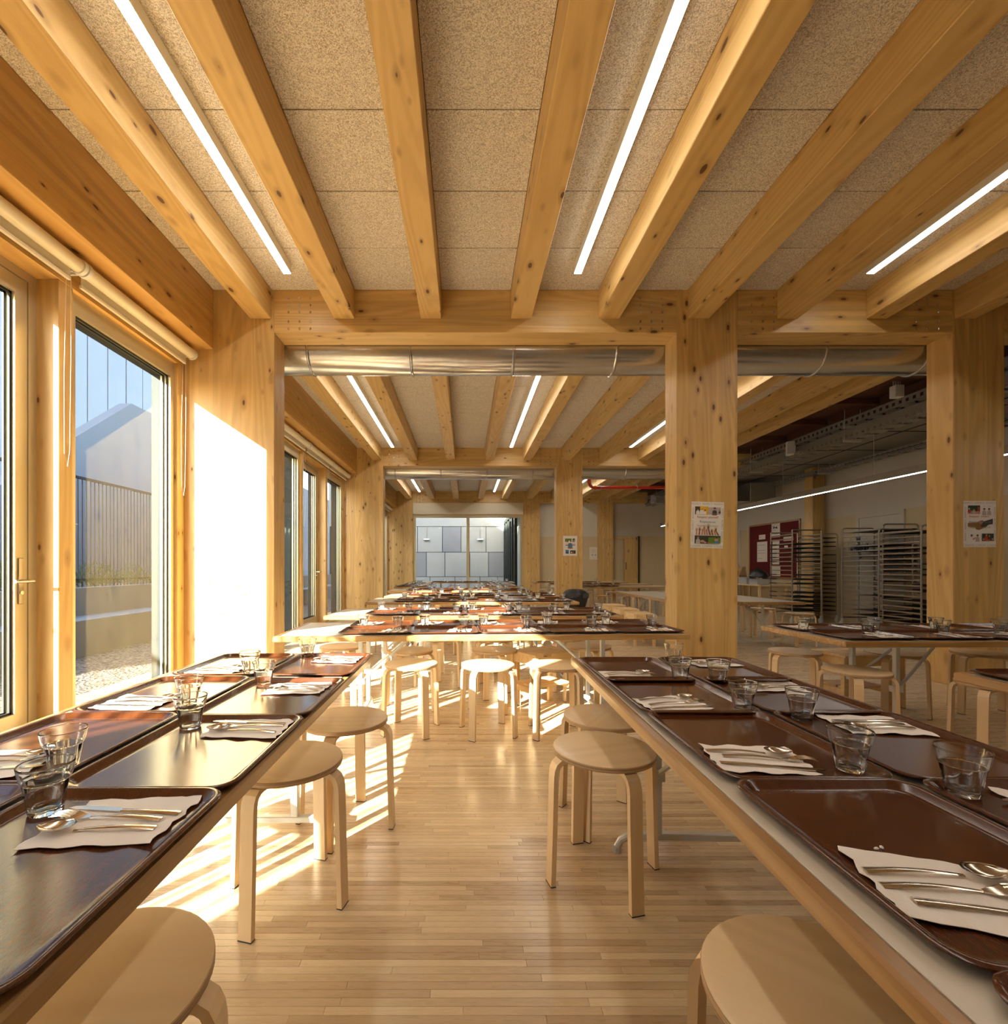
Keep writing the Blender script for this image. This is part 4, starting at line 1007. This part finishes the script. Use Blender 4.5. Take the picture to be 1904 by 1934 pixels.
# shrubs
def shrub_mesh(seed):
    r = random.Random(seed); q = MB()
    for i in range(420):
        a = r.uniform(0, 6.28); rad = .30*math.sqrt(r.random()); z = r.uniform(.02, .5)*(1-.5*(rad/.30)**2); x, y = rad*math.cos(a), rad*math.sin(a)
        d = Vector((r.gauss(0, .5)+x*1.4, r.gauss(0, .5)+y*1.4, 1)).normalized()*r.uniform(.05, .12); s_ = d.orthogonal().normalized()*.007
        p = Vector((x, y, z)); q.add([p-s_, p+s_, p+d*.6+s_*.8, p+d, p+d*.6-s_*.8], [(0, 1, 2, 3, 4)])
    for i in range(8):
        a = r.uniform(0, 6.28); q.tube([(0, 0, 0), (.15*math.cos(a), .15*math.sin(a), .2), (.25*math.cos(a), .25*math.sin(a), .42)], .004, 4)
    return q.mesh('garden_shrub', 'leaf')
shm = [shrub_mesh(i) for i in range(3)]
for i in range(16):
    o = obj('garden_shrub', shm[i % 3], None, None, (-5.72+R.uniform(-.03, .03), 4.2+i*.8, .77)); o.rotation_euler = (0, 0, R.uniform(0, 6)); s_ = R.uniform(.75, .95); o.scale = (s_, s_, s_*R.uniform(.8, 1.2))
    tag(o, 'low grey-green shrub, %s from the near end of the garden bed' % ORD[i], 'shrub', 'shrubs in the garden bed')
# buildings beyond the garden
t = empty('neighbour_wall', (-8.2, 0, 0)); tag(t, 'bare concrete wall with sloping top beyond the garden fence', 'wall')
q = MB(); pr = [(5, -.1), (30, -.1), (30, 5.1), (11.7, 5.1), (9.8, 3.65), (6.5, 1.0), (5, 1.0)]; n = len(pr)
q.add([(x, a, b) for x in (-.3, 0) for a, b in pr], [tuple(range(n)), tuple(range(2*n-1, n-1, -1))]+[(i, n+i, n+(i+1) % n, (i+1) % n) for i in range(n)]); obj('concrete_body', q, 'concrete2', t)
t = empty('neighbour_building', (-14, -7.4, 0)); tag(t, 'tall building with pale ribbed metal cladding beyond the garden', 'building')
obj('core', B(-6, 0, 0, 42, 0, 13), 'concrete2', t)
cl = MB().box(0, .05, .01, .97, .3, 13.1, c=.01).mesh('cladding_panel', 'metalcl')
for i in range(42): obj('cladding_panel', cl, None, t, (R.uniform(0, .03), i*1.0, 0))
# courtyard beyond the end window: cladding wall of separate slabs, glazed side wall
YC = 21.0
cw = empty('wall_courtyard'); tag(cw, kind='structure')
obj('backing', B(-6, 9, YC+.06, YC+.4, -.1, 5.5), 'dark', cw); obj('upper_band', B(-6, 9, YC-.02, YC+.06, 2.88, 5.5), 'clad', cw)
zr = [(-.1, .655), (.665, 1.735), (1.745, 2.87)]
for ri, (z0, z1) in enumerate(zr):
    x = -5.2+(.4, .0, .35)[ri]
    while x < 6:
        wd = R.choice((.78, .78, .82, 1.1)); o = obj('cladding_slab', B(.012, wd-.012, 0, .05, z0+.006, z1-.006, c=.003), 'clad2' if R.random() < .22 else 'clad', cw, (x, YC+R.uniform(0, .008), 0)); x += wd
for i, x in enumerate((-1.7, .65)):
    t = empty('wall_block', (x, YC-.02, 2.3)); tag(t, 'small white wall lamp on the courtyard wall, %s of two' % ('left', 'right')[i], 'block', 'courtyard wall blocks')
    obj('block_body', B(-.13, .13, -.12, .0, -.03, .03, c=.006), 'white', t); obj('conduit', B(-.01, .01, -.02, .0, .03, .62), 'inox', t)  # small white block on the slabs, with a thin metal upright above
sg = empty('courtyard_side_glazing', (1.72, 0, 0)); tag(sg, 'glazed side wall with grey-green frames seen through the end window', 'window wall')
for y in (16.35, 17.3, 18.25, 19.2, 20.15, 20.9): obj('mullion', B(-.04, .06, y-.04, y+.04, 0, 3.0), 'alu', sg)
obj('head_rail', B(-.04, .06, 16.35, 20.9, 2.95, 3.1), 'alu', sg); obj('soffit_band', B(-.02, .3, 16.3, 20.95, 3.1, 4.2), 'whitewall', sg)
for y in (16.35, 17.3, 18.25, 19.2, 20.15): obj('pane', B(-.004, .002, y+.04, y+.91 if y < 20 else y+.71, 0, 2.95), 'pane', sg)
bl = MB(); bl.box(.35, 3.0, 16.3, 20.9, 0, 4.2); obj('inner_room_wall', bl, 'whitewall', sg)
